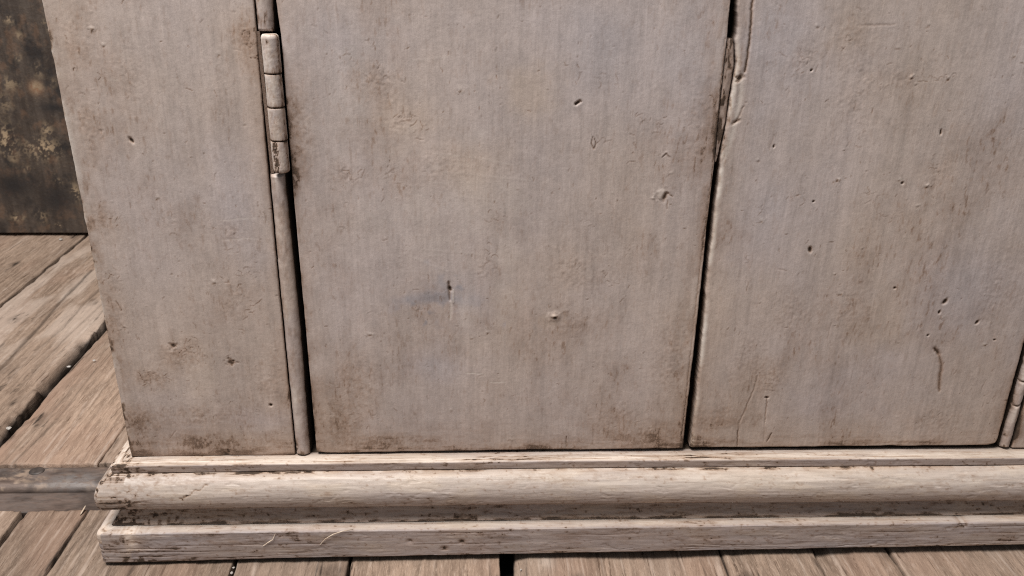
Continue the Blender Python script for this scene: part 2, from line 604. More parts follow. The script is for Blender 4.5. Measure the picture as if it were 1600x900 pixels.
def board(name, parent, seed, xl, xr, zb, paint, y_front=0.0, thick=0.02, round_r=0.0009, ztop=ZTOP, fine=FINE, mat=None, rim=False):
    """upright painted board between edge curves xl(z), xr(z), bottom curve zb(x); paint(relief, X, Z) adds its marks"""
    zm = 0.456
    zlo = float(np.min(zb(np.linspace(xl(0.1), xr(0.1), 20))))
    hz = axis_steps(zm-zlo, fine)
    hz = np.concatenate([hz[:-6], np.linspace(hz[-6], zm-zlo, 5)[1:], np.linspace(zm-zlo, ztop-zlo, 26)[1:]])
    v = hz/(ztop-zlo)
    us = axis_steps(xr(0.2)-xl(0.2), fine)
    u = us/us[-1]
    # lines of constant v follow the bottom curve near the bottom
    zrow = zlo+v*(ztop-zlo)
    XL, XR = xl(zrow), xr(zrow)
    X = XL[:, None]+(XR-XL)[:, None]*u[None]
    lift = zb(X[0])-zlo
    Z = zrow[:, None]+lift[None]*np.exp(-((zrow-zlo)/0.03))[:, None]
    R = Relief(X, Z, seed)
    R.base()
    paint(R, X, Z)
    dL, dR, dB = X-XL[:, None], XR[:, None]-X, Z-zb(X)
    Y = np.full_like(X, y_front)
    for d in (dL, dR, dB):
        rr = round_r*(0.7+0.8*fbm(Z*60+X*60, X*30-Z*30, seed+31, 2))
        t = np.clip(1-d/rr, 0, 1)
        Y += rr*(1-np.sqrt(np.clip(1-t*t, 0, 1)))
    near = np.minimum(np.minimum(dL, dR), dB)
    side = np.minimum(dL, dR)
    R.dirt += 0.30*np.exp(-side/0.010)*sst(0.30, 0.68, fbm(X*45, Z*22, seed+40, 5, 0.6))+0.30*np.exp(-side/0.0016)*sst(0.40, 0.62, fbm(X*120, Z*70, seed+41, 4))
    R.hue += 0.35*np.exp(-side/0.018)
    R.dirt += 0.20*np.exp(-dB/0.030)*sst(0.34, 0.70, fbm(X*40, Z*55, seed+42, 5, 0.6))
    fade = sst(0.0, 0.0015, near)
    Y -= R.h*(0.25+0.75*fade)
    # skirt back into the joints, blackened to paint the shade of the gaps
    def pad(a, f=None):
        a = np.pad(a, 1, mode='edge')
        if f is not None:
            a[0], a[-1], a[:, 0], a[:, -1] = f, f, f, f
        return a
    def pad2(a, f1=None, f2=None):
        return pad(pad(a, f1), f2)
    P = np.stack([pad2(X), pad2(Y, y_front+round_r+0.0011), pad2(Z)], -1)
    P[0, :, 1] = P[-1, :, 1] = y_front+thick
    P[:, 0, 1] = P[:, -1, 1] = y_front+thick
    grime_shade = pad2(np.clip(R.dirt, 0, 1.2), 1.3, 1.5)
    if rim:
        P[:, 1, 1] += 0.0008
        grime_shade[1:-1, 1] = 0.35
    nr, nc = P.shape[:2]
    back = [[0, (nr-1)*nc, nr*nc-1, nc-1]]
    return grid_mesh(name, P, [grime_shade, pad2(np.clip(R.hue, -1, 1)), pad2(np.clip(R.pale, 0, 1), 0.0, 0.0), pad2(R.tone)], mat or M_PANEL, parent, back)


def curve(pts, jitter=0.0, seed=0):
    """edge curve x(z) through measured points (x, z), with small waviness"""
    p = np.array(sorted(pts, key=lambda q: q[1]))

    def f(z):
        z = np.asarray(z, dtype=float)
        x = np.interp(z, p[:, 1], p[:, 0])
        if jitter:
            x = x+jitter*(fbm(z*110, z*0+seed, seed, 5, 0.65)-0.5)*2
        return x
    return f


def FP(*pts):
    return [face(a, b) for a, b in pts]


# ------------------------------------------------------------------ the floor
floor = box('floor', -1.6, 1.2, -0.9, 1.5, -0.06, -0.030, M_SUB)
floor['kind'] = 'structure'


def plank(x0, x1, y0, y1, seed, fy0, fy1, fx=0.0022, fy=0.003, tone=0.0, red=0.0, edit=None, wav=0.0012, r=0.004):
    W = x1-x0
    xs = axis_steps(W, fx, (0.0006, 0.0014, 0.0026, 0.004))
    ys = [y0, y0+0.0008, y0+0.002, y0+0.004]
    a, b = max(fy0, y0+0.006), min(fy1, y1-0.006)
    if b > a:
        if a-ys[-1] > 0.03:
            ys += list(np.linspace(ys[-1], a, 8)[1:])
        ys += list(np.arange(max(a, ys[-1]+fy), b, fy))
    ys += list(np.linspace(ys[-1], y1-0.004, 8)[1:])+[y1-0.002, y1-0.0008, y1]
    ys = np.array(ys)
    u = xs/W
    xl = x0+wav*(fbm(ys*40, ys*0+seed, seed, 4)-0.5)*2
    xr = x1+wav*(fbm(ys*40, ys*0+seed+9, seed+50, 4)-0.5)*2
    X = xl[:, None]+(xr-xl)[:, None]*u[None]
    Y = np.repeat(ys[:, None], len(u), 1)
    wob = X+0.010*fbm(X*6, Y*5, seed+4)+0.003*fbm(X*30, Y*9, seed+5)
    gr = fbs(wob*260, Y*7, seed+1, 4, 0.65)
    Z = 0.0012*(fbm(X*9, Y*5, seed+2)-0.75)+0.0012*(gr-0.5)+0.0009*(fbm(X*140, Y*75, seed+3, 4, 0.6)-0.5)-0.0009*sst(0.62, 0.75, fbm(X*60, Y*30, seed+12, 4))
    d = np.minimum(np.minimum(X-xl[:, None], xr[:, None]-X), np.minimum(Y-y0, y1-Y))
    rr = r*(0.15+1.1*sst(0.3, 0.85, fbm(X*50, Y*40, seed+6, 4)))
    t = np.clip(1-d/rr, 0, 1)
    Z -= rr*0.8*(1-np.sqrt(np.clip(1-t*t, 0, 1)))
    dirt = 0.50*sst(0.60, 0.82, fbs(wob*320, Y*11, seed+7, 4, 0.65))+0.5*sst(0.62, 0.85, fbm(X*22, Y*16, seed+8, 4))+0.45*np.exp(-d/0.0022)
    hue = np.clip(red*0.6+0.3*sst(0.55, 0.8, fbm(X*14, Y*7, seed+9, 3)), 0, 0.6)
    wear = 0.4*sst(0.58, 0.85, fbs(wob*420+9, Y*12, seed+10, 4, 0.65))
    tn = 0.5+tone+0.5*(fbm(X*8, Y*4, seed+11, 4)-0.5)+0.35*(gr-0.5)
    D = dict(X=X, Y=Y, Z=Z, dirt=dirt, hue=hue, wear=wear, tone=tn, d=d)
    if edit:
        edit(D)
    pad = lambda a: np.pad(a, 1, mode='edge')
    Zp = pad(D['Z'])
    Zp[0], Zp[-1], Zp[:, 0], Zp[:, -1] = -0.026, -0.026, -0.026, -0.026
    dp = pad(D['dirt'])
    dp[0], dp[-1], dp[:, 0], dp[:, -1] = 0.9, 0.9, 0.9, 0.9
    P = np.stack([pad(D['X']), pad(D['Y']), Zp], -1)
    nr, nc = P.shape[:2]
    return grid_mesh('plank', P, [np.clip(dp, 0, 1), pad(D['hue']), pad(np.clip(D['wear'], 0, 1)), pad(D['tone'])], M_WOOD, floor,
                     [[0, (nr-1)*nc, nr*nc-1, nc-1]])


def groove(D, pts, w, depth, dirt):
    X, Y = D['X'], D['Y']
    best = np.full(X.shape, 1e9)
    for a, b in zip(pts[:-1], pts[1:]):
        a, b = np.array(a), np.array(b)
        d = b-a
        t = np.clip(((X-a[0])*d[0]+(Y-a[1])*d[1])/(d@d), 0, 1)
        best = np.minimum(best, np.hypot(X-a[0]-t*d[0], Y-a[1]-t*d[1]))
    g = np.exp(-(best/w)**2)
    D['Z'] -= depth*g
    D['dirt'] = np.maximum(D['dirt'], dirt*g)


def ed_hollow(D):            # board worn hollow beside the wide gap
    X, Y = D['X'], D['Y']
    D['Z'] -= 0.0032*np.exp(-((X-0.125)/0.05)**2)+0.004*sst(0.016, 0.0025, X)
    groove(D, [(0.178, 0.04), (0.1782, -0.03), (0.176, -0.2)], 0.0012, 0.0025, 0.9)
    D['wear'] += 0.5*np.exp(-(((X-0.030)/0.006)**2+((Y+0.030)/0.008)**2))


def ed_notch(D):
    X, Y = D['X'], D['Y']
    D['Z'] -= 0.006*np.exp(-((X-0.262)/0.011)**2)*(0.6+0.4*sst(-0.02, -0.05, -Y))
    D['tone'] -= 0.12*np.exp(-((X-0.266)/0.012)**2)


def ed_left_far(D):          # splintered board beyond the wide gap; light on its far part painted in
    X, Y = D['X'], D['Y']
    D['wear'] += 0.45*sst(0.30, 0.42, Y)*sst(0.40, 0.62, fbm(X*30, Y*9, 3, 4))
    D['tone'] += 0.10*sst(0.30, 0.40, Y)
    groove(D, [(-0.605, 0.62), (-0.60, 0.50), (-0.592, 0.42), (-0.585, 0.30)], 0.004, 0.002, 0.6)
    groove(D, [(-0.560, 0.60), (-0.566, 0.50), (-0.560, 0.42), (-0.566, 0.36)], 0.003, 0.002, 0.5)
    groove(D, [(-0.540, 0.50), (-0.545, 0.38), (-0.542, 0.26)], 0.0025, 0.0016, 0.45)
    e = sst(-0.527, -0.516, X)*sst(0.30, 0.62, fbm(Y*28, Y*0+2, 5, 4))
    D['Z'] -= 0.012*e
    D['dirt'] += 0.7*e


def ed_left_mid(D):          # reddish board with a splintered edge along the wide gap
    X, Y = D['X'], D['Y']
    e = sst(-0.486, -0.500, X)
    D['Z'] -= 0.004*e*fbm(X*120, Y*10, 4, 3)
    D['hue'] = np.clip(D['hue']+0.25*e, 0, 0.7)
    groove(D, [(-0.478, 0.12), (-0.470, 0.20), (-0.474, 0.30), (-0.468, 0.42)], 0.0022, 0.0014, 0.5)
    groove(D, [(-0.488, 0.12), (-0.482, 0.22), (-0.484, 0.33)], 0.002, 0.0012, 0.45)
    D['tone'] += 0.07*sst(-0.475, -0.45, X)
    D['dirt'] *= 1-0.6*sst(-0.475, -0.45, X)


VF = (-0.075, 0.047)
VB = (0.117, 0.80)
front = [(-0.78, -0.604, 1, 0.0, 0.0, None), (-0.600, -0.4345, 2, 0.0, 0.10, None), (-0.4290, -0.3762, 3, -0.16, 0.08, None),
         (-0.3745, -0.2285, 4, -0.20, 0.0, None), (-0.2245, -0.1338, 5, -0.14, 0.05, None), (-0.1312, -0.0095, 6, -0.08, 0.02, None),
         (0.0025, 0.2570, 7, 0.05, 0.0, ed_hollow), (0.2592, 0.3206, 8, 0.05, 0.06, ed_notch), (0.3222, 0.52, 9, 0.03, 0.04, None),
         (0.523, 0.68, 10, 0.0, 0.0, None)]
for (a, b, s_, tn, rd, ed) in front:
    plank(a, b, -0.75, 0.0470, 100+s_*13, *VF, fx=0.0012, fy=0.0015, tone=tn, red=rd, edit=ed, r=0.0032)
backp = [(-1.20, -1.022, 1, 0.0, 0.0, None, 0.004), (-1.018, -0.842, 2, 0.06, 0.0, None, 0.004), (-0.839, -0.6745, 3, 0.10, 0.0, None, 0.004),
         (-0.6705, -0.5165, 4, 0.07, 0.03, ed_left_far, 0.003), (-0.5045, -0.3958, 5, 0.03, 0.10, ed_left_mid, 0.003),
         (-0.3940, -0.27, 6, 0.02, 0.10, None, 0.003)]
for (a, b, s_, tn, rd, ed, fn) in backp:
    plank(a, b, 0.1185, 1.30, 300+s_*17, *VB, fx=0.002 if s_ > 2 else 0.006, fy=fn, tone=tn, red=rd, edit=ed,
          wav=0.0035 if s_ in (4,) else 0.0015, r=0.003)
for k in range(5):
    plank(-0.268+k*0.16, -0.110+k*0.16, 0.1185, 1.30, 500+k, 0.2, 0.3, fx=0.02, fy=0.05)


# iron strips let into the floor between the two runs of boards
def bar(name, y0, y1, ztop, round_r, seed, parent, flat=True):
    xs = np.concatenate([np.linspace(-0.95, -0.56, 20), np.arange(-0.555, -0.30, 0.0015), np.linspace(-0.295, 0.68, 40)])
    ys = axis_steps(y1-y0, 0.0012)
    X = np.repeat(xs[:, None], len(ys), 1)
    Y = np.repeat((y0+ys)[None], len(xs), 0)+0.0006*(fbm(X*40, X*0, seed, 3)-0.5)
    d = np.minimum(Y-Y[:, :1], Y[:, -1:]-Y)
    t = np.clip(1-d/round_r, 0, 1)
    Z = ztop-round_r*(1-np.sqrt(np.clip(1-t*t, 0, 1)))+0.0005*(fbm(X*50, Y*80, seed+1, 4)-0.5)
    dirt = 0.55*sst(0.5, 0.8, fbm(X*45, Y*90, seed+2, 4))+0.8*np.exp(-d/0.0015)
    wear = 0.9*sst(0.50, 0.70, fbm(X*90, Y*170, seed+3, 5, 0.65))*flat
    hue = sst(0.42, 0.60, fbm(X*14+1.3, Y*30, seed+4, 3))*(0.9 if flat else 0.25)
    if flat:
        hue = np.maximum(hue*0.5, np.exp(-(((X+0.405)/0.030)**2+((Y-0.090)/0.012)**2)))
        wear *= 1-0.8*np.exp(-((X+0.405)/0.035)**2)
    pad = lambda a: np.pad(a, 1, mode='edge')
    Zp = pad(Z)
    Zp[0], Zp[-1], Zp[:, 0], Zp[:, -1] = -0.028, -0.028, -0.028, -0.028
    P = np.stack([pad(X), pad(Y), Zp], -1)
    P = P[::-1]
    M = [np.clip(pad(a), 0, 1)[::-1] for a in (dirt, hue, wear, np.full_like(X, 0.5))]
    return grid_mesh(name, P, M, M_IRON, parent)


rail = empty('threshold_rail', (0, 0, 0), 'tarnished iron rail of two bars let into the floorboards left of the cabinet base', 'floor rail')
ub = bar('upper_bar', 0.0795, 0.1165, 0.0012, 0.010, 21, rail)
bar('lower_bar', 0.0488, 0.0782, -0.0040, 0.0015, 43, rail, False)
rx, ry = ground(58, 738)
vs, fs = [], []
for i, (rr, zz) in enumerate([(0.0062, 0.0006), (0.0060, 0.0018), (0.0045, 0.0023), (0.0018, 0.0024)]):
    for k in range(20):
        a = 2*math.pi*k/20
        vs.append((rx+rr*math.cos(a)*1.15, ry+rr*math.sin(a), zz))
for i in range(3):
    for k in range(20):
        fs.append((i*20+k, i*20+(k+1) % 20, i*20+20+(k+1) % 20, i*20+20+k))
fs.append(tuple(range(60, 80)))
M_RIV = simple_material('blackened_rivet', (0.035, 0.028, 0.025), (0.075, 0.058, 0.05), 0.55, (250, 250, 250))
poly_mesh('rivet_head', vs, fs, M_RIV, ub, True)

# ------------------------------------------------------------------ dark panel standing behind
panel = empty('wooden_panel', (-0.7, 0.775, 0), 'dark brown wooden panel with chipped ochre paint standing behind the cabinet', 'panel')
xs = np.concatenate([np.linspace(-0.6, -0.30, 20), np.arange(-0.297, 0.12, 0.0016), np.linspace(0.125, 0.9, 30)])
zs = np.concatenate([[0.006, 0.0065, 0.0075], np.arange(0.009, 0.42, 0.0016), np.linspace(0.425, 0.8, 20)])
X, Z = np.meshgrid(xs, zs)
wx, wz = X-0.7, Z
h = 0.0016*(fbm(wx*20, wz*12, 61, 5)-0.5)+0.001*(fbm(wx*150, wz*60, 62, 3)-0.5)
wear = np.zeros_like(X)
hue = 0.22*sst(0.52, 0.72, fbm(wx*70, wz*55, 63, 5, 0.65))
dirt = 0.75*sst(0.50, 0.74, fbm(wx*30, wz*22, 64, 5, 0.65))
nz = fbm(wx*110, wz*90, 65, 5, 0.65)*0.65+fbm(wx*420, wz*330, 66, 3)*0.4
def pan(px, py):
    q = _ray(px, py); p = CAM+(0.763-CAM[1])/q[1]*q
    return p[0], p[2]
for (px, py, rx_, rz_, am) in [(14, 30, 8, 6, 1.0), (10, 220, 14, 26, 1.1), (68, 232, 24, 16, 1.15), (74, 205, 8, 12, 0.8), (57, 136, 9, 9, 0.9), (14, 130, 14, 10, 0.8),
                               (60, 110, 7, 12, 0.6), (30, 55, 5, 6, 0.8), (28, 90, 5, 6, 0.7), (28, 340, 9, 5, 1.2), (92, 352, 4, 4, 1.1), (92, 284, 5, 5, 1.0),
                               (118, 300, 7, 14, 0.9), (65, 338, 10, 10, 0.6), (70, 40, 5, 8, 0.7), (8, 160, 10, 16, 0.6), (45, 265, 8, 6, 0.6), (84, 130, 5, 8, 0.6), (20, 250, 8, 5, 0.6)]:
    cx, cz = pan(px, py)
    s1 = 0.00103
    g = (0.75 if py < 180 else 1.0)*np.exp(-(((wx-cx)/(rx_*s1))**2+((wz-cz)/(rz_*s1*0.95))**2))
    wear = np.maximum(wear, am*g*sst(0.51, 0.58, nz))
cx, cz = pan(56, 137)
hue = np.maximum(hue, np.exp(-(((wx-cx)/0.010)**2+((wz-cz)/0.009)**2)))
for (px, py, rx_, rz_) in [(100, 228, 16, 12), (84, 168, 22, 8), (20, 290, 40, 24), (90, 310, 30, 30)]:
    cx, cz = pan(px, py)
    dirt = np.maximum(dirt, 0.9*np.exp(-(((wx-cx)/(rx_*0.00103))**2+((wz-cz)/(rz_*0.00103))**2)))
wear = np.maximum(wear, 0.20*sst(0.74, 0.80, nz)*sst(0.4, 0.6, fbm(wx*18, wz*14, 67, 3)))
Yp = -0.012-h
pad = lambda a: np.pad(a, 1, mode='edge')
Yq = pad(Yp)
Yq[0], Yq[-1], Yq[:, 0], Yq[:, -1] = 0.02, 0.02, 0.02, 0.02
grid_mesh('front_board', np.stack([pad(X), Yq, pad(Z)], -1), [np.clip(pad(a), 0, 1) for a in (dirt*(1-wear), hue*(1-wear), wear, X*0+0.5)], M_BACK, panel,
          [[0, (len(zs)+1)*(len(xs)+2), (len(zs)+2)*(len(xs)+2)-1, len(xs)+1]])
box('base_rail', -0.58, 0.88, 0.012, 0.05, 0.0, 0.05, M_SUB, panel)

# ------------------------------------------------------------------ the cabinet
cab = empty('cabinet', (0, 0, 0), 'old painted wooden cabinet with two doors, hinge and moulded base, worn grey-beige paint', 'cabinet')
XL, XR, DEPTH = -0.3063, 0.556, 0.40
box('side_panel', XL+0.0006, XL+0.018, 0.0206, DEPTH, 0.06, ZTOP, M_PANEL, cab)
box('side_panel', XR-0.018, XR-0.0006, 0.0206, DEPTH, 0.06, ZTOP, M_PANEL, cab)
box('back_panel', XL+0.018, XR-0.018, DEPTH-0.012, DEPTH-0.001, 0.06, ZTOP, M_INNER, cab)
box('bottom_board', XL+0.0185, XR-0.0185, 0.004, DEPTH-0.0125, 0.066, 0.0852, M_INNER, cab)
box('top_board', XL-0.012, XR+0.012, -0.012, DEPTH+0.004, ZTOP+0.0005, ZTOP+0.022, M_PANEL, cab)


# left stile
def paint_left(R, X, Z):
    z0 = 0.0868
    edge = np.exp(-(X-XL)/0.0022)
    R.pale += 0.95*edge*sst(0.34, 0.56, fbm(X*40, Z*55, 71, 4))
    R.dirt += 0.75*np.exp(-(X-XL)/0.007)*sst(0.50, 0.75, fbs(X*160, Z*70, 72, 4, 0.6))
    R.dirt += np.exp(-((Z-z0)/0.020))*(0.22+0.42*sst(0.36, 0.74, fbs(X*60, Z*260, 73, 5, 0.65)))
    R.dirt += 0.45*np.exp(-(Z-z0)/0.004)
    R.hue += 0.5*np.exp(-(Z-z0)/0.05)
    for (px, py, a, b, am) in [(285, 555, 42, 34, 0.8), (240, 590, 40, 28, 0.75), (300, 650, 110, 26, 0.6), (220, 660, 36, 40, 0.7), (330, 690, 110, 22, 0.75), (165, 350, 26, 30, 0.6),
                               (120, 60, 30, 40, 0.35), (175, 480, 24, 70, 0.45), (370, 470, 40, 50, 0.35), (420, 600, 40, 60, 0.4), (140, 200, 26, 60, 0.35), (385, 60, 20, 40, 0.6),
                               (360, 360, 26, 26, 0.3), (200, 120, 40, 50, 0.2)]:
        cx, cz = face(px, py)
        R.soil(cx, cz, a*0.00049, b*0.00049, am, int(px*7+py))
    cx, cz = face(310, 585)
    R.blob(cx, cz, 0.010, 0.022, pale=0.10, hue=0.6, tone=0.07)
    cx, cz = face(400, 655)
    R.blob(cx, cz, 0.035, 0.010, hue=-0.7, tone=0.05)
    cx, cz = face(370, 330)
    R.blob(cx, cz, 0.018, 0.04, hue=-0.6, tone=0.05)
    for (px, py, n, a, b) in [(290, 550, 26, 28, 20), (235, 590, 24, 26, 14), (170, 345, 10, 16, 14), (365, 380, 8, 14, 18), (200, 660, 12, 18, 24), (390, 480, 10, 22, 30), (130, 130, 7, 16, 30),
                              (385, 70, 8, 10, 24), (180, 440, 8, 14, 20)]:
        cx, cz = face(px, py)
        R.crackle(cx, cz, a*0.00049, b*0.00049, n, dirt=0.7)
    for (px, py, rx_, rz_, an) in [(205, 219, 2.6, 4.5, 0.6), (423, 633, 2.5, 2.5, 0)]:
        cx, cz = face(px, py)
        R.hole(cx, cz, rx_*0.0005, rz_*0.0005, an)
    for (px, py, r) in [(361, 567, 6), (353, 711, 6), (357, 706, 4), (270, 540, 5)]:
        cx, cz = face(px, py)
        R.blob(cx, cz, r*0.00048, r*0.00042, depth=0.0006, dirt=0.95, hard=3, rough=0.9)
    for (px, py) in [(246, 309), (162, 70), (143, 45), (343, 85), (268, 347), (335, 440)]:
        cx, cz = face(px, py)
        R.nib(cx, cz)
    for pts in [[(160, 125), (185, 125)], [(340, 345), (400, 340)], [(345, 375), (395, 372)]]:
        R.stroke(FP(*pts), 0.0004, 0.00005, pale=0.4)
    R.stroke(FP((180, 470), (186, 478), (190, 486)), 0.0006, 0.0004, 0.8, ridge=0.0002)
    R.marks(16, 260, 4)


left_edge = curve([(XL, 0.0), (XL, 1.0)], 0.0005, 3)
sl = curve([(-0.1748, 0.086), (-0.1738, 0.25), (-0.1722, 0.36), (-0.1705, 0.44), (-0.1702, 0.8)], 0.0003, 5)
board('stile', cab, 11, left_edge, sl, lambda x: 0.0870+0*x, paint_left)


# right stile
def paint_right(R, X, Z):
    R.dirt += 0.5*np.exp(-(Z-0.0855)/0.02)*sst(0.4, 0.7, fbm(X*80, Z*90, 81, 4))+0.6*np.exp(-(X-0.4215)/0.004)*sst(0.45, 0.7, fbm(X*90, Z*60, 82, 4))
    R.marks(10, 60, 8)


board('stile', cab, 12, curve([(0.4205, 0), (0.4205, 1)], 0.0006, 8), curve([(XR, 0), (XR, 1)]), lambda x: 0.0862+0*x, paint_right, fine=0.0011)


# doors
def paint_door1(R, X, Z):
    z0 = 0.0885
    edge = np.exp(-(Z-z0)/0.0035)
    R.dirt += np.exp(-(Z-z0)/0.017)*(0.20+0.45*sst(0.40, 0.74, fbs(X*45, Z*300, 91, 5, 0.65)))+0.25*edge
    R.hue += 0.4*np.exp(-(Z-z0)/0.03)
    R.dirt += 0.6*np.exp(-(X+0.1578)/0.0025)*sst(0.42, 0.65, fbm(X*60, Z*60, 92, 4))
    R.dirt += 0.45*np.exp(-(0.143-X)/0.008)*sst(0.45, 0.7, fbs(X*180, Z*40, 93, 4, 0.6))
    # dust round the hinge
    hx = np.exp(-(X+0.157)/0.0065)*sst(0.30, 0.325, Z)*sst(0.43, 0.41, Z)
    R.dirt += 0.85*hx*(0.25+sst(0.42, 0.72, fbm(X*240, Z*200, 94, 5, 0.65)))*(0.45+0.55*sst(0.36, 0.325, Z))
    for (px, py, a, b, am) in [(560, 600, 46, 60, 0.55), (530, 660, 40, 45, 0.65), (600, 690, 110, 18, 0.7), (540, 280, 34, 30, 0.45), (590, 130, 40, 34, 0.35), (1000, 680, 80, 30, 0.55),
                               (900, 500, 60, 34, 0.4), (470, 200, 22, 80, 0.55), (630, 190, 45, 36, 0.22), (900, 420, 60, 60, 0.28), (1050, 560, 40, 90, 0.35), (960, 650, 60, 40, 0.4), (760, 420, 30, 36, 0.25),
                               (690, 260, 60, 40, 0.18), (1090, 200, 30, 90, 0.25), (840, 700, 120, 14, 0.6)]:
        cx, cz = face(px, py)
        R.soil(cx, cz, a*0.00049, b*0.00049, am, int(px*3+py))
    # warm rubbed places, cool ones, the grey smear
    for (px, py, a, b, hu, tn) in [(825, 150, 36, 34, 0.9, 0.05), (735, 265, 60, 40, 0.75, 0.05), (640, 190, 40, 24, 0.5, 0.06), (600, 60, 90, 60, -0.6, -0.02), (1090, 120, 40, 130, -0.7, 0.03),
                                   (680, 570, 60, 30, -0.8, 0.05), (930, 60, 90, 70, -0.5, 0.0), (560, 470, 60, 90, -0.2, 0.05), (760, 420, 130, 110, 0.1, 0.07), (740, 460, 42, 46, -0.9, 0.02)]:
        cx, cz = face(px, py)
        R.blob(cx, cz, a*0.00049, b*0.00049, hue=hu, tone=tn)
    cx, cz = face(668, 467)
    R.blob(cx, cz, 0.026, 0.0046, hue=-1.2, tone=-0.10, rough=1.2)
    cx, cz = face(690, 466)
    R.blob(cx, cz, 0.011, 0.0036, hue=-1.2, tone=-0.16, rough=1.2)
    for (px, py, n, a, b) in [(590, 125, 15, 20, 14), (628, 185, 15, 24, 12), (655, 205, 7, 18, 10), (545, 275, 10, 12, 14), (600, 275, 7, 30, 10), (560, 90, 5, 20, 30), (765, 400, 7, 16, 20), (1000, 240, 6, 20, 20),
                              (520, 640, 8, 30, 30), (560, 650, 7, 20, 20), (930, 130, 6, 30, 20), (770, 345, 5, 18, 14)]:
        cx, cz = face(px, py)
        R.crackle(cx, cz, a*0.00049, b*0.00049, n, dirt=0.55)
    # a drilled slot, holes, lumps
    R.stroke(FP((705, 470), (705, 488), (703, 500)), 0.0011, 0.0002, pale=0.55)
    R.stroke(FP((708, 452), (708, 474)), 0.0007, -0.0004, pale=0.6)
    cx, cz = face(703, 452)
    R.hole(cx, cz, 0.0013, 0.0022, 0.3)
    R.stroke(FP((701, 440), (702, 455), (703, 470)), 0.0011, 0.0012, 0.75)
    cx, cz = face(866, 495)
    R.blob(cx, cz, 0.0042, 0.0036, depth=-0.0008, dirt=0.35, hard=3)
    R.hole(cx+0.0006, cz-0.0008, 0.0017, 0.0012)
    R.blob(cx, cz+0.0010, 0.0018, 0.0009, depth=-0.0012, pale=0.4)
    R.blob(cx-0.005, cz-0.004, 0.006, 0.004, hue=0.8, dirt=0.2, rough=0.9)
    cx, cz = face(1036, 305)
    R.blob(cx-0.001, cz+0.001, 0.0028, 0.0036, depth=-0.0006, pale=0.3, hard=3, rough=1.0)
    R.blob(cx+0.0014, cz-0.0010, 0.0019, 0.0036, depth=0.0008, dirt=0.95, ang=-0.3, hard=3)  # lump's shaded lower right painted dark, its lit upper left painted pale
    R.stroke(FP((1041, 300), (1052, 308)), 0.0006, 0.0004, 0.7)
    R.stroke(FP((1043, 312), (1043, 328)), 0.0005, 0.0004, 0.6)
    cx, cz = face(902, 161)
    R.hole(cx, cz, 0.0011, 0.0022, -0.9)
    R.stroke(FP((905, 156), (909, 160)), 0.0006, 0.0008, 0.9)
    R.stroke(FP((926, 214), (924, 224), (928, 233), (931, 224), (928, 215)), 0.0005, 0.0006, 0.75, ridge=0.0003)
    R.stroke(FP((1034, 246), (1041, 240), (1047, 246)), 0.0006, 0.0005, 0.7, ridge=0.0004)
    R.stroke(FP((885, 682), (885, 702)), 0.0006, 0.0006, 0.8)
    for pts in [[(725, 582), (740, 583), (757, 585)], [(765, 597), (780, 598), (792, 597)]]:
        R.stroke(FP(*pts), 0.00034, 0.00012, pale=0.9)
    for pts in [[(680, 240), (740, 246), (800, 258)], [(690, 268), (760, 276), (830, 282)], [(670, 285), (700, 288)], [(700, 305), (790, 316)], [(645, 95), (705, 88)], [(640, 400), (700, 425)],
                [(660, 390), (760, 398)]]:
        R.stroke(FP(*pts), 0.0009, -0.00004, pale=0.13)
    for (px, py, a, b) in [(722, 480, 16, 36), (790, 420, 16, 60), (720, 310, 70, 36), (560, 150, 30, 50)]:
        cx, cz = face(px, py)
        R.blob(cx, cz, a*0.00049, b*0.00049, pale=0.13, rough=1.2)
    for (px, py) in [(798, 686), (1017, 668), (737, 528), (727, 497), (654, 482), (580, 522), (762, 520), (1046, 272), (638, 73), (720, 140)]:
        cx, cz = face(px, py)
        R.nib(cx, cz)
    # line of the lip along the meeting edge
    R.stroke(FP((1134, 60), (1115, 250), (1101, 360), (1088, 470), (1063, 700)), 0.0005, 0.0005, 0.55, taper=False)
    R.stroke(FP((1134, 60), (1139, 0)), 0.0004, 0.0003, 0.3, taper=False)
    R.marks(26, 380, 4)


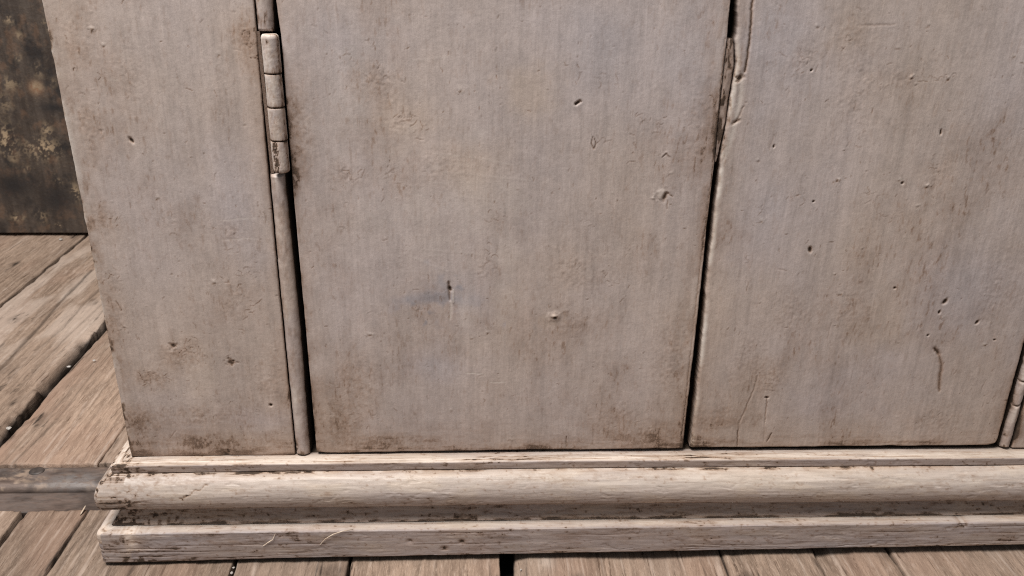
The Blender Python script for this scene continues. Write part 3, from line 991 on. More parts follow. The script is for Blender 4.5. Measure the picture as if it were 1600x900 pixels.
def paint_door2(R, X, Z):
    z0 = 0.0893
    R.dirt += np.exp(-(Z-z0)/0.014)*(0.14+0.40*sst(0.42, 0.74, fbs(X*45, Z*300, 101, 5, 0.65)))+0.2*np.exp(-(Z-z0)/0.003)
    R.hue += 0.3*np.exp(-(Z-z0)/0.03)
    ed = d2l(Z)
    R.pale += 0.95*np.exp(-((X-ed-0.0012)/0.0014)**2)*sst(0.30, 0.55, fbm(X*20, Z*45, 102, 4))*sst(0.435, 0.40, Z)
    R.h += 0.0003*np.exp(-((X-ed-0.003)/0.002)**2)
    R.dirt += 0.65*np.exp(-(0.4065-X)/0.0022)*sst(0.35, 0.6, fbm(X*60, Z*60, 103, 4))
    for (px, py, a, b, am) in [(1130, 655, 60, 30, 0.55), (1200, 590, 50, 40, 0.45), (1330, 50, 30, 50, 0.4), (1460, 660, 60, 40, 0.35), (1340, 140, 40, 90, 0.22), (1250, 90, 50, 30, 0.25), (1240, 490, 60, 50, 0.25),
                               (1460, 260, 34, 30, 0.3), (1330, 480, 50, 60, 0.22), (1560, 450, 40, 90, 0.25), (1110, 690, 60, 14, 0.5), (1400, 690, 200, 12, 0.3), (1400, 130, 40, 30, 0.25), (1170, 560, 30, 60, 0.25)]:
        cx, cz = face(px, py)
        R.soil(cx, cz, a*0.00049, b*0.00049, am, int(px*3+py))
    for (px, py, a, b, hu, tn) in [(1220, 60, 60, 90, -0.9, 0.05), (1180, 330, 60, 90, -0.7, 0.02), (1500, 460, 90, 80, -0.8, -0.02), (1330, 590, 90, 50, -0.8, 0.0), (1390, 480, 40, 60, 0.6, 0.02), (1330, 400, 80, 90, 0.3, 0.0),
                                   (1300, 640, 100, 30, -0.6, 0.05), (1500, 130, 90, 120, 0.1, -0.03), (1330, 40, 40, 40, 0.7, 0.0)]:
        cx, cz = face(px, py)
        R.blob(cx, cz, a*0.00049, b*0.00049, hue=hu, tone=tn)
    for (px, py, n, a, b) in [(1330, 55, 8, 10, 30), (1248, 95, 10, 22, 16), (1455, 120, 12, 28, 12), (1462, 265, 9, 16, 14), (1205, 600, 10, 24, 20), (1340, 160, 7, 10, 50), (1340, 230, 5, 14, 20), (1190, 340, 3, 8, 8),
                              (1350, 305, 5, 20, 10), (1240, 310, 5, 20, 10), (1460, 660, 8, 40, 20)]:
        cx, cz = face(px, py)
        R.crackle(cx, cz, a*0.00049, b*0.00049, n, dirt=0.5)
    for (px, py, a, b, an) in [(1266, 390, 2.8, 5.2, 0.15), (1477, 471, 3.0, 5.5, -0.5), (1468, 488, 1.8, 3, 0), (1527, 504, 2.4, 4, -0.5), (1398, 450, 1.6, 1.9, 0), (1450, 524, 1.6, 1.6, 0), (1410, 286, 1.8, 1.8, 0),
                               (1470, 207, 1.3, 4.5, 0.1), (1554, 531, 1.5, 1.5, 0), (1268, 110, 1.6, 1.8, 0), (1271, 315, 1.6, 1.6, 0), (1209, 229, 1.3, 2.4, 0), (1198, 621, 3, 1.8, 0)]:
        cx, cz = face(px, py)
        R.hole(cx, cz, a*0.00052, b*0.00052, an)
    for (px, py) in [(1407, 281), (1448, 290), (1583, 88), (1452, 40), (1306, 428), (1313, 458), (1473, 497), (1311, 280), (1247, 303), (1538, 538), (1190, 345), (1435, 322), (1425, 120), (1482, 122)]:
        cx, cz = face(px, py)
        R.nib(cx, cz)
    R.stroke(FP((1461, 545), (1467, 553)), 0.0016, 0.0009, 0.95, taper=False)
    R.stroke(FP((1463, 547), (1468, 556), (1471, 568), (1470, 582), (1468, 596), (1468, 612)), 0.0019, 0.0005, 0.80)
    R.stroke(FP((1184, 585), (1178, 608), (1170, 625), (1162, 645), (1154, 662), (1152, 698)), 0.0006, 0.0004, 0.62, ridge=0.00012)
    R.stroke(FP((1153, 672), (1152, 698)), 0.0007, 0.0006, 0.8)
    R.stroke(FP((1198, 620), (1197, 640), (1195, 660)), 0.0005, 0.0005, 0.7)
    R.stroke(FP((1198, 690), (1206, 676)), 0.0007, 0.0006, 0.8)
    R.stroke(FP((1196, 655), (1192, 698)), 0.0005, 0.0003, 0.35)
    # split strip along the upper meeting edge
    R.stroke(FP((1177, -10), (1174, 30), (1172, 60), (1167, 95), (1164, 112)), 0.0009, 0.0011, 0.85, taper=False)
    cx, cz = face(1156, 122)
    R.blob(cx, cz, 0.0026, 0.0022, depth=0.0012, dirt=0.85, ang=0.8, hard=3)
    cx, cz = face(1150, 190)
    R.blob(cx, cz, 0.0026, 0.0012, depth=0.0010, dirt=0.75, ang=0.5, hard=3)
    R.stroke(FP((1150, 190), (1158, 175), (1163, 165)), 0.0006, 0.0005, 0.4)
    R.stroke(FP((1159, 112), (1157, 150), (1150, 185), (1140, 220), (1131, 250)), 0.0022, 0.0002, pale=0.55)
    R.dirt += 0.6*np.exp(-(X-ed)/0.0016)*sst(0.45, 0.6, fbm(X*300, Z*160, 104, 4))*sst(0.33, 0.345, Z)
    for pts in [[(1210, 210), (1202, 235)], [(1300, 500), (1292, 530)], [(1240, 490), (1236, 505)], [(1340, 40), (1400, 38)], [(1215, 420), (1230, 424)]]:
        R.stroke(FP(*pts), 0.0006, 0.0002, 0.3)
    R.marks(22, 330, 4)


def bottom(pts, jitter, seed):
    p = np.array(sorted(pts))

    def f(x):
        x = np.asarray(x, dtype=float)
        return np.interp(x, p[:, 0], p[:, 1])+jitter*(fbm(x*45, x*0+seed, seed, 4)-0.5)*2
    return f


d1l = curve(FP((431, 0), (439, 55), (458, 300), (478, 520), (494, 700))+[(-0.1555, 0.9)], 0.0002, 13)
d1r = curve(FP((1142, 0), (1136, 60), (1127, 140), (1117, 250), (1107.5, 330), (1095, 450), (1085, 540), (1077, 610), (1067, 700))+[(0.1437, 0.9)], 0.0003, 14)
d2l = curve(FP((1154, 0), (1152, 55), (1149, 62), (1150, 80), (1150, 100), (1147, 125), (1143, 145), (1140, 165), (1137, 190), (1132, 215), (1127, 240), (1126, 262), (1117, 330), (1105, 440), (1103, 452), (1104, 462),
               (1096, 540), (1090, 600), (1079, 697))+[(0.1480, 0.9)], 0.0008, 15)
d2r = curve([(0.4045, 0.088), (0.4062, 0.094), (0.4066, 0.9)], 0.0005, 16)
d1b = bottom([(-0.17, 0.0892), (-0.1565, 0.0898), (-0.150, 0.0887), (0.0, 0.0896), (0.135, 0.0894), (0.15, 0.0899)], 0.0005, 17)
d2b = bottom([(0.14, 0.0903), (0.25, 0.0899), (0.38, 0.0896), (0.399, 0.0899), (0.408, 0.0922)], 0.0007, 18)
door1 = board('door', cab, 21, d1l, d1r, d1b, paint_door1)
door2 = board('door', cab, 22, d2l, d2r, d2b, paint_door2, rim=True)
door1['label'] = 'left door carrying the hinge'
door2['label'] = 'right door with pale worn edge'


# dirty filler wedged in the upper part of the meeting joint
def paint_fill(R, X, Z):
    R.h += 0.0016*(fbm(X*220, Z*90, 111, 4)-0.5)
    R.tone -= 0.12
    R.dirt += 0.45+0.60*sst(0.42, 0.66, fbs(X*330, Z*120, 112, 4, 0.65))
    R.hue += 0.6


fl0 = curve(FP((1136.8, 60), (1127.8, 140), (1117.8, 250), (1115, 275))+[(0.1437, 0.9)])
fr0 = curve(FP((1146.5, 57), (1148.6, 75), (1148.4, 100), (1145.6, 125), (1141.6, 145), (1138.5, 165), (1135.2, 190), (1130, 215), (1124, 240), (1120, 254)), 0.0004, 77)
zf0, zf1 = face(1120, 254)[1], face(1146, 60)[1]
zr = np.arange(zf0, zf1, 0.0007)
ur = np.linspace(0, 1, 14)
Xf = fl0(zr)[:, None]+np.maximum(fr0(zr)-fl0(zr), 0.0008)[:, None]*ur[None]
Zf = np.repeat(zr[:, None], 14, 1)
Rf = Relief(Xf, Zf, 23)
paint_fill(Rf, Xf, Zf)
Yf = 0.0014-Rf.h+0.0018*(np.abs(ur*2-1)**8)[None]
Pf = np.stack([Xf, Yf, Zf], -1)
Pf = np.pad(Pf, ((1, 1), (1, 1), (0, 0)), mode='edge')
for sl_ in (np.s_[0], np.s_[-1], np.s_[:, 0], np.s_[:, -1]):
    Pf[sl_][..., 1] = 0.015
pad = lambda a: np.pad(a, 1, mode='edge')
grid_mesh('joint_filler', Pf, [pad(np.clip(a, 0, 1)) for a in (Rf.dirt, Rf.hue, Rf.pale, Rf.tone)], M_PANEL, door1)


# ------------------------------------------------------------------ beads beside the doors
def bead(name, xa, xb, z0, z1, out, seed, dark=0.4, cracks=(), ring=None):
    """half-round strip standing between curves xa(z), xb(z)"""
    zs = axis_steps(z1-z0, 0.0009)+z0
    if z1 > 0.46:
        zs = np.concatenate([zs[zs < 0.456], np.linspace(0.457, z1, 20)])
    a = np.linspace(0, math.pi, 22)
    A, B = xa(zs), xb(zs)
    mid, hw = (A+B)/2, (B-A)/2
    X = mid[:, None]-hw[:, None]*np.cos(a)[None]
    Z = np.repeat(zs[:, None], len(a), 1)
    n = 0.0010*(fbm(X*90, Z*45, seed, 5, 0.6)-0.5)+0.0005*(fbm(X*400, Z*160, seed+1, 3)-0.5)
    endr = np.minimum(1, np.minimum(zs-z0, z1-zs)/0.002+0.35)
    Y = 0.0030-(0.0030+out)*np.sin(a)[None]*endr[:, None]-n
    dirt = 0.12+dark*sst(0.42, 0.75, fbs(X*420, Z*110, seed+2, 4, 0.65))+0.8*np.exp(-(a/0.35))[None]*sst(0.35, 0.6, fbm(X*60, Z*60, seed+3, 3))
    dirt = dirt+0.5*np.exp(-(Z-0.086)/0.012)*sst(0.4, 0.6, fbm(X*150, Z*90, seed+4, 3))
    pale = 0.5*np.exp(-((a-1.2)/0.5)**2)[None]*sst(0.45, 0.7, fbm(X*40, Z*50, seed+5, 4))
    dirt = dirt+1.2*np.exp(-((a-0.55)/0.45)**2)[None]*sst(0.106, 0.092, Z)*sst(0.40, 0.52, fbm(X*300, Z*160, seed+8, 4))
    dirt = dirt+0.6*np.exp(-((math.pi-a)/0.30))[None]
    for zc in cracks:
        g = np.exp(-((Z-zc-0.004*np.sin(X*300))/0.0008)**2)
        Y = Y+0.002*g
        dirt = np.maximum(dirt, g)
    hue = 0.3+0.5*sst(0.4, 0.7, fbm(X*30, Z*25, seed+6, 3))
    tone = 0.5+0.15*(fbm(X*90, Z*30, seed+7, 4)-0.5)
    P = np.stack([X, Y, Z], -1)
    P = np.concatenate([np.stack([A, A*0+0.018, zs], -1)[:, None], P, np.stack([B, B*0+0.018, zs], -1)[:, None]], 1)
    q1 = np.stack([A, A*0+0.0042, zs], -1)[:, None]
    q2 = np.stack([B, B*0+0.0042, zs], -1)[:, None]
    P = np.concatenate([P[:, :1], q1, P[:, 1:-1], q2, P[:, -1:]], 1)
    e = lambda m, f=None: np.pad(np.broadcast_to(m, X.shape), ((0, 0), (2, 2)), mode='edge')
    P = np.concatenate([P[:1]*[1, 0, 1]+[0, 0.016, 0], P, P[-1:]*[1, 0, 1]+[0, 0.016, 0]], 0)
    e2 = lambda m: np.pad(e(np.clip(m, 0, 1)), ((1, 1), (0, 0)), mode='edge')
    dd, pp = e2(dirt), e2(pale)
    dd[:, :2] = dd[:, -2:] = 1.5  # side walls blackened, shade of the gap painted into the mask
    pp[:, :2] = pp[:, -2:] = 0
    return grid_mesh(name, P, [dd, e2(hue), pp, e2(tone)], M_PANEL, cab)


bl = lambda z: sl(z)+0.0008
br = curve(FP((425, 0), (427, 50), (446.5, 300), (457, 400), (469, 520), (484, 712))+[(-0.1585, 0.9)], 0.0003, 19)
zh0, zh1 = face(440, 273, -0.006)[1], face(423, 54, -0.006)[1]
bead('bead', bl, br, 0.0873, zh0-0.0015, 0.0022, 31, 0.35)
bead('bead', bl, br, zh1+0.0012, ZTOP, 0.0022, 37, 0.85)
bead('bead', curve([(0.4112, 0), (0.4112, 1)], 0.0007, 41), curve([(0.4188, 0), (0.4188, 1)], 0.0006, 42), 0.0866, ZTOP, 0.0012, 43, 0.35, (face(1584, 628)[1], face(1597, 590)[1]))

# ------------------------------------------------------------------ butt hinge painted over
hinge = box('hinge', -0.1712, -0.1690, 0.0012, 0.016, zh0-0.001, zh1+0.001, M_PANEL, cab)
hinge['label'] = 'painted-over butt hinge between left stile and left door'
hinge.data.attributes.new('masks', 'FLOAT_COLOR', 'POINT').data.foreach_set('color', [0.75, 0.4, 0, 0.40]*8)
hx0, hx1 = -0.1618, -0.1618
zb_ = [face(423, 54, -0.006)[1], face(428, 116, -0.006)[1], face(432, 169, -0.006)[1], face(436, 221, -0.006)[1], face(440, 272, -0.006)[1]]
for k in range(4):
    zt, zl = zb_[k]-(0.0002 if k else 0), zb_[k+1]+0.0002
    L = zt-zl
    s_ = np.array([0, 0.0004, 0.001, 0.002, 0.0032])
    if k == 0:
        prof_t = [(0.0, 0), (0.0030, 0.0), (0.0047, 0.0003), (0.0055, 0.0012), (0.0058, 0.0026)]
    else:
        prof_t = [(0.0, 0), (0.0040, 0.0), (0.0054, 0.0001), (0.0057, 0.0004), (0.0058, 0.0012)]
    if k == 3:
        prof_b = [(0.0058, 0.0030), (0.0056, 0.0014), (0.0050, 0.0004), (0.003, 0.0), (0.0, 0)]
    else:
        prof_b = [(0.0058, 0.0012), (0.0057, 0.0004), (0.0054, 0.0001), (0.0040, 0.0), (0.0, 0)]
    rows = [(r, zt-d) for r, d in prof_t]+[(0.0058, z) for z in np.linspace(zt-0.003, zl+0.0034, 30)]+[(r, zl+d) for r, d in prof_b]
    rr = np.array([r for r, _ in rows])
    zz = np.array([z for _, z in rows])
    an = np.linspace(0, 2*math.pi, 48, endpoint=False)
    A_, Zk = np.meshgrid(an, zz)
    Rk = np.repeat(rr[:, None], 48, 1)
    nn = 0.0002*(fbm(A_*6, Zk*900, 50+k, 3)-0.5)+0.0005*(fbm(np.cos(A_)*2+k*5, Zk*140+np.sin(A_)*2, 51+k, 4)-0.5)
    Rk = np.where(Rk > 0.0035, Rk+nn-0.00012*(k % 2), Rk)
    cx = -0.1620-0.0006*(k/3.0)
    Xk = cx+Rk*np.cos(A_)
    Yk = -0.0016+Rk*np.sin(A_)
    dj = np.minimum(zt-Zk, Zk-zl)
    chip = sst(0.52, 0.68, fbm(np.cos(A_)*3+k*9, Zk*160+np.sin(A_)*2, 57, 4))
    dirt = (1.2*np.exp(-dj/0.0003)+0.35*np.exp(-(Zk-zl)/0.004)*sst(0.4, 0.65, fbm(A_*4, Zk*200, 53, 4)))*np.where(zt-Zk < 0.004, 0.25 if k == 0 else 1, 1)+0.20*chip
    dirt = dirt+0.6*np.exp(-((A_-5.9)/0.35)**2)  # right side of each knuckle darkened
    if k == 3:                      # lowest knuckle: paint flaked off its left side
        side = np.exp(-((A_-4.25)/0.62)**2)
        fl = sst(0.30, 0.42, side*fbm(np.cos(A_)*7, Zk*420, 58, 5, 0.65))
        dirt = np.maximum(dirt, 0.95*fl)
        low = np.exp(-(Zk-zl)/0.004)*sst(0.4, 0.6, fbm(A_*2, Zk*200, 59, 3))
        dirt = np.maximum(dirt, 0.7*low)
        Xk = Xk-(Rk*np.cos(A_))*0.08*fl
        Yk = Yk-(Rk*np.sin(A_))*0.08*fl
    if k == 0:                      # small chip near the top
        g = np.exp(-(((A_-4.45)/0.22)**2+((Zk-zt+0.0045)/0.0022)**2))
        dirt = np.maximum(dirt, 0.9*g*sst(0.3, 0.5, fbm(A_*4, Zk*300, 60, 3)))
    pale = 0.35*sst(0.35, 0.7, fbm(A_*1.3+k, Zk*60, 54, 3))+(0.7*np.exp(-(zt-Zk)/0.0016) if k == 0 else 0)
    pale = pale+0.5*np.exp(-((A_-3.6)/0.25)**2)  # left rim highlight painted on, like the bright cap of the top knuckle
    hue = 0.35+0.65*sst(0.4, 0.7, fbm(A_*2.5+k*3, Zk*160, 55, 4))
    dirt = dirt+0.38*sst(0.52, 0.72, fbm(A_*5+k, Zk*420, 49, 5, 0.65))
    tone = 0.56+0.2*(fbm(A_*2+k, Zk*120, 56, 4)-0.5)
    P = np.stack([Xk, Yk, Zk], -1)
    grid_mesh('knuckle', P[::-1], [np.clip(m, 0, 1)[::-1] for m in (dirt, hue, pale, tone)], M_PANEL, hinge, wrap=True)


# ------------------------------------------------------------------ moulded base
def sweep(name, prof, seed, mask, wobble=0.0003, rho=0.0016, zshift=None):
    """profile (p out, z) carried round left side, front and right side with mitred, slightly worn corners"""
    prof = np.array(prof, dtype=float)
    seg = np.hypot(*(prof[1:]-prof[:-1]).T)
    t = np.concatenate([[0], np.cumsum(seg)])
    n = max(6, int(t[-1]/0.0007))
    tt = np.unique(np.concatenate([np.linspace(0, t[-1], n), t]))
    p, z = np.interp(tt, t, prof[:, 0]), np.interp(tt, t, prof[:, 1])
    dp, dz = np.gradient(p, tt), np.gradient(z, tt)
    ln = np.hypot(dp, dz)+1e-9
    npx, npz = -dz/ln, dp/ln           # outward normal (profile runs from the top down): p grows outwards
    sgn = 1.0
    ucol = []
    Yr = np.concatenate([np.linspace(DEPTH, 0.12, 8), np.linspace(0.11, 0.001, 60)])
    cols = []
    for yv in Yr:                                         # left return, back to front
        cols.append(('L', yv))
    for k in range(7):
        cols.append(('C', k/6.0))
    for uu in np.concatenate([np.linspace(0.0003, 0.004, 8), np.arange(0.0048, 0.9, 0.0009)/1.0]):
        if uu < 0.80:
            cols.append(('F', uu))
    for yv in np.concatenate([[-0.0], np.linspace(0.01, DEPTH, 8)]):
        cols.append(('R', yv))
    nc = len(cols)
    X = np.zeros((len(p), nc))
    Y = np.zeros_like(X)
    NX = np.zeros_like(X)
    NY = np.zeros_like(X)
    S = np.zeros_like(X)
    kF = [i for i, c in enumerate(cols) if c[0] == 'F']
    kL = len(Yr)
    for i, (c, v) in enumerate(cols):
        if c == 'L':
            X[:, i], Y[:, i] = XL-p, -p+rho+(v/DEPTH)*(DEPTH+p-rho)
            NX[:, i] = -1
            S[:, i] = -v
        elif c == 'C':
            a = v*math.pi/2
            X[:, i] = XL-p+rho-rho*math.cos(a)
            Y[:, i] = -p+rho-rho*math.sin(a)
            NX[:, i], NY[:, i] = -math.cos(a), -math.sin(a)
        elif c == 'F':
            x0, x1 = XL-p+rho, XR+p
            X[:, i] = x0+(x1-x0)*(v/0.80)
            Y[:, i] = -p
            NY[:, i] = -1
        else:
            X[:, i] = XR+p
            Y[:, i] = -p if v == 0 else v
            NX[:, i] = 1
        if c == 'F':
            S[:, i] = X[:, i]-XL
    Z = np.repeat(z[:, None], nc, 1)
    PR = np.repeat(p[:, None], nc, 1)
    T = np.repeat(tt[:, None], nc, 1)
    h = wobble*2*(fbs(S*26, T*260, seed, 4, 0.6)-0.5)+wobble*0.8*(fbm(S*140, T*240, seed+1, 3)-0.5)
    cr = np.exp(-np.abs(S)/0.010)
    h = h+cr*0.0014*(fbm(X*150+Y*90, Z*150+Y*60, seed+2, 4)-0.55)
    D = dict(X=X, Y=Y, Z=Z, P=PR, T=T, S=S, h=h, corner=cr, dirt=np.zeros_like(X), hue=np.full_like(X, 0.3), pale=np.zeros_like(X), tone=np.full_like(X, 0.5))
    D['tone'] += 0.30*(fbs(S*14, T*300, seed+3, 4, 0.6)-0.5)
    D['hue'] += 0.8*(fbm(S*10, T*60, seed+4, 4)-0.4)
    D['dirt'] += 0.22*sst(0.60, 0.82, fbs(S*50, T*620, seed+5, 4, 0.65))+0.40*sst(0.69, 0.82, fbm(S*330, T*420, seed+6, 3))
    D['tone'] += 0.14*(fbm(S*120, T*300, seed+7, 4, 0.65)-0.5)
    D['dirt'] += 0.30*sst(0.50, 0.74, fbs(S*22, T*120, seed+8, 5, 0.6))*sst(0.40, 0.70, fbm(S*160, T*300, seed+9, 4, 0.65))
    D['hue'] += 0.35*sst(0.5, 0.7, fbs(S*26, T*90, seed+10, 4, 0.6))
    D['h'] -= 0.00025*sst(0.66, 0.76, fbm(S*70, T*150, seed+11, 4, 0.65))
    mask(D)
    h = D['h']
    X = X+NX*npx[:, None]*-h*-1
    Y = Y+NY*npx[:, None]*h
    Z = Z+npz[:, None]*h*-1*-1
    if zshift is not None:
        Z = Z+zshift(X, Z)
    P = np.stack([X, Y, Z], -1)
    return grid_mesh(name, P, [np.clip(D[k], -1 if k == 'hue' else 0, 1.4) for k in ('dirt', 'hue', 'pale', 'tone')], M_MOULD, cab)


def lift(X, Z):
    return (-0.0006-0.0022*np.clip((X-0.05)/0.4, 0, 1))*sst(0.0, 0.05, Z)+0.0009


def m_strip(D):
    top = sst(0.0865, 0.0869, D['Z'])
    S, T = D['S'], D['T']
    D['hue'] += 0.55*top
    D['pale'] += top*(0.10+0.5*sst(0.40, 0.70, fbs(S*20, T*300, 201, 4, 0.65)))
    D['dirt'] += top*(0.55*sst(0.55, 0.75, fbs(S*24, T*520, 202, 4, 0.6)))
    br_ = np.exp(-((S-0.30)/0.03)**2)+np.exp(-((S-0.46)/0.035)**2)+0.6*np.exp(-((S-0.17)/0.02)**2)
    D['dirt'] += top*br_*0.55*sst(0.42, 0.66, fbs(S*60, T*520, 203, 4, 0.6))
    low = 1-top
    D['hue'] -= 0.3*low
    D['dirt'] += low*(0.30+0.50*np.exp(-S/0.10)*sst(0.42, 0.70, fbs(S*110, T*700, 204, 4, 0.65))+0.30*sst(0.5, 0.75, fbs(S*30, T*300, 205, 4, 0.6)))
    D['pale'] += 0.75*np.exp(-((T-0.0118)/0.0007)**2)*sst(0.3, 0.6, fbm(S*30, T*0, 206, 3))
    D['pale'] += 0.35*D['corner']
    D['dirt'] += 0.62*D['corner']*sst(0.46, 0.70, fbm(D['X']*420, D['Y']*420+T*300, 207, 4, 0.6))
    ret = (S < 0)
    D['dirt'] += ret*0.62*sst(0.42, 0.68, fbm(D['Y']*330, T*450, 208, 4, 0.6))


def m_torus(D):
    S, T, Z = D['S'], D['T'], D['Z']
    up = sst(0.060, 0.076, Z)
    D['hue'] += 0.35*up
    D['pale'] += up*(0.08+0.42*sst(0.40, 0.70, fbs(S*12, T*130, 211, 4, 0.65)))+0.10*sst(0.5, 0.7, fbs(S*8, T*80, 212, 3))  # top of the torus lightened: painted highlight along with pale wear
    band = np.exp(-((T-0.008)/0.0035)**2)
    D['dirt'] += band*0.70*sst(0.50, 0.68, fbs(S*90, T*520, 213, 4, 0.65))*sst(0.42, 0.6, fbm(S*9, T*0+3, 214, 3))
    D['dirt'] += 0.75*np.exp(-np.abs(Z-0.0795)/0.0011)*(0.35+0.65*sst(0.42, 0.62, fbs(S*60, T*60, 215, 4)))
    D['dirt'] += 0.55*np.exp(-S/0.040)*sst(0.48, 0.70, fbm(D['X']*260, D['Z']*360+D['Y']*160, 216, 5, 0.6))*(S >= 0)
    D['dirt'] += (S < 0)*0.6*sst(0.44, 0.68, fbm(D['Y']*300, T*380, 217, 4, 0.6))
    D['dirt'] += 0.65*D['corner']*sst(0.48, 0.70, fbm(D['X']*400, D['Z']*420, 218, 4, 0.6))
    D['hue'] += 0.5*np.exp(-((S-0.17)/0.02)**2)*np.exp(-((Z-0.060)/0.006)**2)
    D['dirt'] += 0.6*np.exp(-(((S-0.160)/0.0035)**2+((Z-0.066)/0.0018)**2))
    D['dirt'] += 0.24*sst(0.068, 0.055, Z)+0.5*sst(0.0545, 0.0525, Z)*sst(0.35, 0.6, fbs(S*30, T*300, 219, 3))  # torus darker towards its underside
    for (s0, s1, z0, z1) in [(0.066, 0.045, 0.074, 0.061), (0.05, 0.043, 0.066, 0.0625)]:
        q = np.clip((S-s1)/(s0-s1), 0, 1)
        zz = z1+(z0-z1)*q**0.6+0.001*np.sin(q*16)
        g = np.exp(-((Z-zz)/0.0006)**2)*(q > 0)*(q < 1)
        D['dirt'] += 0.75*g
        D['h'] -= 0.0004*g


def m_cove(D):
    S, T, Z = D['S'], D['T'], D['Z']
    D['dirt'] += 0.30+0.26*sst(0.42, 0.72, fbs(S*70, T*520, 221, 4, 0.65))
    D['dirt'] += 0.55*np.exp(-S/0.06)*sst(0.44, 0.68, fbm(D['X']*280, Z*400, 222, 5, 0.6))
    D['dirt'] += 0.5*sst(0.043, 0.050, Z)*sst(0.48, 0.66, fbs(S*60, T*420, 223, 4, 0.65))
    D['dirt'] += 0.6*np.exp(-np.abs(Z-0.0335)/0.0013)*(0.3+0.7*sst(0.4, 0.6, fbs(S*50, T*100, 224, 3)))
    D['pale'] += (S < 0)*0.25


def m_plinth(D):
    S, T, Z = D['S'], D['T'], D['Z']
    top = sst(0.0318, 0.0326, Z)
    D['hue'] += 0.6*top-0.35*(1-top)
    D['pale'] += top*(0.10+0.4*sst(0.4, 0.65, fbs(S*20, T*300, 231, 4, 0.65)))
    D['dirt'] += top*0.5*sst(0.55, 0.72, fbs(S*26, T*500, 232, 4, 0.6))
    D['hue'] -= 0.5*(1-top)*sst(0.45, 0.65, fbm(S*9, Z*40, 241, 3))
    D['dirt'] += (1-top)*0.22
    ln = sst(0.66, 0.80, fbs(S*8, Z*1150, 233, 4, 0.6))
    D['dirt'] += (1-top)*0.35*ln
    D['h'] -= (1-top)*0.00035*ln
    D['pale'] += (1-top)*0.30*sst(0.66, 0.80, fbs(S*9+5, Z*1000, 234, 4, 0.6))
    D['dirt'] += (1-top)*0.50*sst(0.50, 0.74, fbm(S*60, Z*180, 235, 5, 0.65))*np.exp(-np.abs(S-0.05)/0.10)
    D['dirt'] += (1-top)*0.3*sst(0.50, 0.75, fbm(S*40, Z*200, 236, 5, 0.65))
    D['pale'] += 0.95*np.exp(-np.abs(S)/0.0050)*sst(0.35, 0.55, fbm(D['X']*90+D['Y']*90, Z*110, 237, 4))*sst(0.006, 0.012, Z)
    D['pale'] += (S < -0.002)*0.2
    D['dirt'] += 0.8*np.exp(-np.abs(S)/0.012)*sst(0.52, 0.68, fbm(D['X']*150, Z*150, 238, 4))
    D['dirt'] += 1.5*sst(0.0022, 0.0014, Z)+0.45*np.exp(-np.abs(Z-0.003)/0.002)*sst(0.4, 0.6, fbm(S*60, Z*100, 239, 3))  # underside blackened to paint the shade below it; soiling along the edge
    for (px, py, r) in [(1503, 818, 7), (640+0, 845, 4), (722, 845, 4), (695, 856, 5)]:
        cx = face(px, py, -0.026)
        g = np.exp(-(((D['X']-cx[0])/(r*0.0006))**2+((Z-cx[1])/(r*0.0005))**2))
        D['dirt'] += 0.9*g*sst(0.40, 0.55, fbm(D['X']*300, Z*300, 240, 3))
        D['h'] += -0.0012*g


def plift(X, Z):
    b = 0.0006+0.0036*np.clip((X+0.30)/0.72, 0, 1)+0.0012*sst(-0.28, -0.2, X)+0.0010*(fbm(X*28, X*0, 243, 4)-0.5)
    return b*sst(0.012, 0.002, Z)+lift(X, Z)*0.5


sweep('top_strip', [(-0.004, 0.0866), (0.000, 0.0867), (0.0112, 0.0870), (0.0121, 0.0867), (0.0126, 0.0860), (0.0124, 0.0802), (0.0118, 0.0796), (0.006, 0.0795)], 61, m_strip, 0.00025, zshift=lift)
tor = [(0.004, 0.0797), (0.0100, 0.0795)]
for a in np.linspace(88, -32, 26):
    a = math.radians(a)
    tor.append((0.0100+0.0150*math.cos(a)**0.85 if math.cos(a) > 0 else 0.01, 0.0618+0.0176*math.sin(a)))
tor += [(0.0205, 0.0517), (0.0180, 0.0511), (0.006, 0.0510)]
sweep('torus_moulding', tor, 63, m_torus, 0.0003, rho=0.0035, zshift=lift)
cov = [(0.0105, 0.0512)]
for a in np.linspace(0, 1, 12):
    cov.append((0.0105+0.0075*a**1.8, 0.0508-0.0178*a))
sweep('cove', cov, 65, m_cove, 0.0003, zshift=lift)
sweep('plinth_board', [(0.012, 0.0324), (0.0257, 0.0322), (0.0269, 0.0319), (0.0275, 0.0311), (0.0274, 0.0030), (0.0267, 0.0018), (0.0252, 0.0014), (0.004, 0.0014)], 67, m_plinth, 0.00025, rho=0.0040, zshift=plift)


# ------------------------------------------------------------------ small litter
def flake(name, loc, r, seed, label, mat=M_CHIP, cat='paint chip', group=None, squash=0.6):
    g = np.random.default_rng(seed)
    vs, fs = [], []
    nl, ns = 5, 8
    r *= 0.55
    for i in range(nl+1):
        for k in range(ns):
            a, b = math.pi*i/nl, 2*math.pi*k/ns
            q = r*(0.75+0.5*g.random())
            vs.append((q*math.sin(a)*math.cos(b)*1.2, q*math.sin(a)*math.sin(b), q*squash*math.cos(a)))
    for i in range(nl):
        for k in range(ns):
            fs.append((i*ns+k, (i+1)*ns+k, (i+1)*ns+(k+1) % ns, i*ns+(k+1) % ns))
    o = poly_mesh(name, vs, fs, mat, None)
    o.location = loc
    o.rotation_euler = (0, 0, g.random()*3)
    return tag(o, label, cat, group)


def on_floor(px, py, z=0.0):
    a = ground(px, py, z)
    return (a[0], a[1], z)


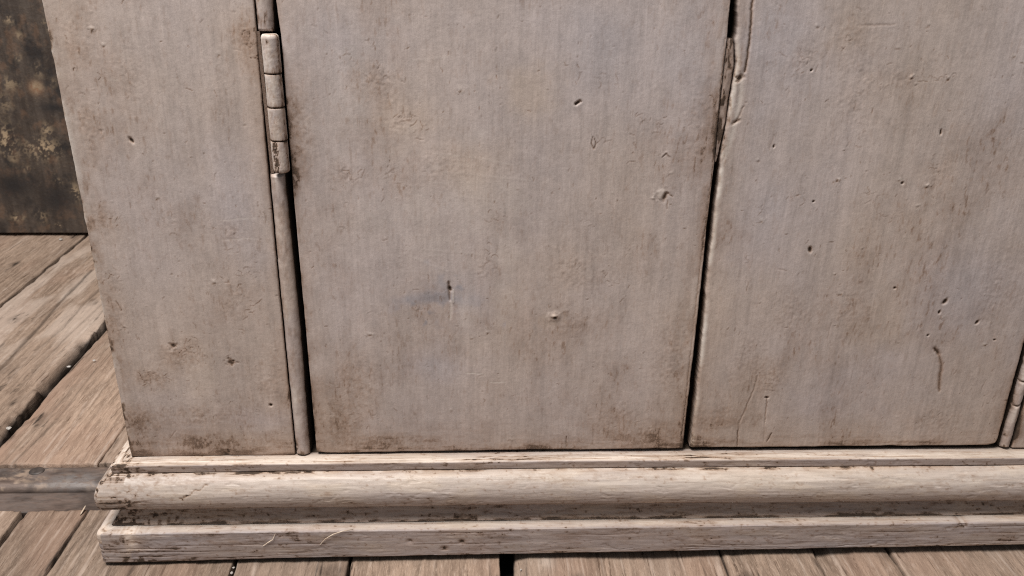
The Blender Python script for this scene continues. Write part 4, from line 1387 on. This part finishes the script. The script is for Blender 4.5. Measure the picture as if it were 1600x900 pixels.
flake('paint_chip', on_floor(147, 563, 0.002), 0.0028, 1, 'white chip on the reddish floorboard beside the wide dark gap', group='white chips on the floor')
flake('paint_chip', on_floor(107, 573, -0.004), 0.0038, 2, 'grey-white chip lodged in the wide dark gap between floorboards', group='white chips on the floor')
flake('paint_chip', on_floor(95, 374, 0.002), 0.0044, 3, 'white chip lying at the foot of the dark panel', group='white chips on the floor')
flake('paint_chip', on_floor(14, 669, -0.004), 0.0040, 4, 'pale chip in the wide gap at the left picture edge', group='white chips on the floor')
flake('paint_chip', on_floor(365, 887, -0.001), 0.0018, 5, 'upper of two white crumbs in the seam below the plinth', group='white chips on the floor')
flake('paint_chip', on_floor(362, 895, -0.001), 0.0021, 6, 'lower of two white crumbs in the seam below the plinth', group='white chips on the floor')
flake('paint_chip', on_floor(814, 890, -0.001), 0.0013, 7, 'tiny white crumb on the board right of the black gap', group='white chips on the floor')
flake('paint_chip', on_floor(232, 874, 0.001), 0.0008, 8, 'tiniest white speck on the dark board at the plinth corner', group='white chips on the floor')


def fibre(name, pts, r, label, cat='splinter', group=None):
    pts = np.array(pts)
    vs, fs = [], []
    n = len(pts)
    for i, p in enumerate(pts):
        rr = 0.7*r*(0.35+0.65*math.sin(math.pi*(i+0.5)/n))
        for k in range(6):
            a = 2*math.pi*k/6
            vs.append((p[0]+rr*math.cos(a)*0.7, p[1]+rr*math.sin(a)*0.6, p[2]+rr*math.sin(a+0.8)))
    for i in range(n-1):
        for k in range(6):
            fs.append((i*6+k, i*6+(k+1) % 6, i*6+6+(k+1) % 6, i*6+6+k))
    fs += [tuple(range(6)), tuple(range((n-1)*6, n*6))]
    return tag(poly_mesh(name, vs, fs, M_STRAW, None, True), label, cat, group)


def on_plinth(px, py, y=-0.0266):
    y -= 0.0012
    a = face(px, py, y)
    return (a[0], y, a[1])


fibre('wood_splinter', [on_plinth(411, 853), on_plinth(418, 848, -0.0272), on_plinth(426, 843, -0.0274), on_plinth(430, 834, -0.0268)], 0.0007,
      'short straw-coloured splinter lifting from the plinth face near the corner')
fibre('wood_splinter', [on_plinth(500, 851), on_plinth(508, 842, -0.0272), on_plinth(520, 835, -0.0276), on_plinth(535, 830, -0.0272), on_plinth(552, 827, -0.0266)], 0.0006,
      'longer curved straw-coloured splinter hanging from the plinth edge')
x_, y_ = ground(130, 798)
fibre('wood_splinter', [(x_, y_+0.004, 0.001), (x_+0.001, y_, 0.002), (x_+0.0005, y_-0.006, 0.001)], 0.0026, 'stubby tan splinter at the iron rail end of a seam')
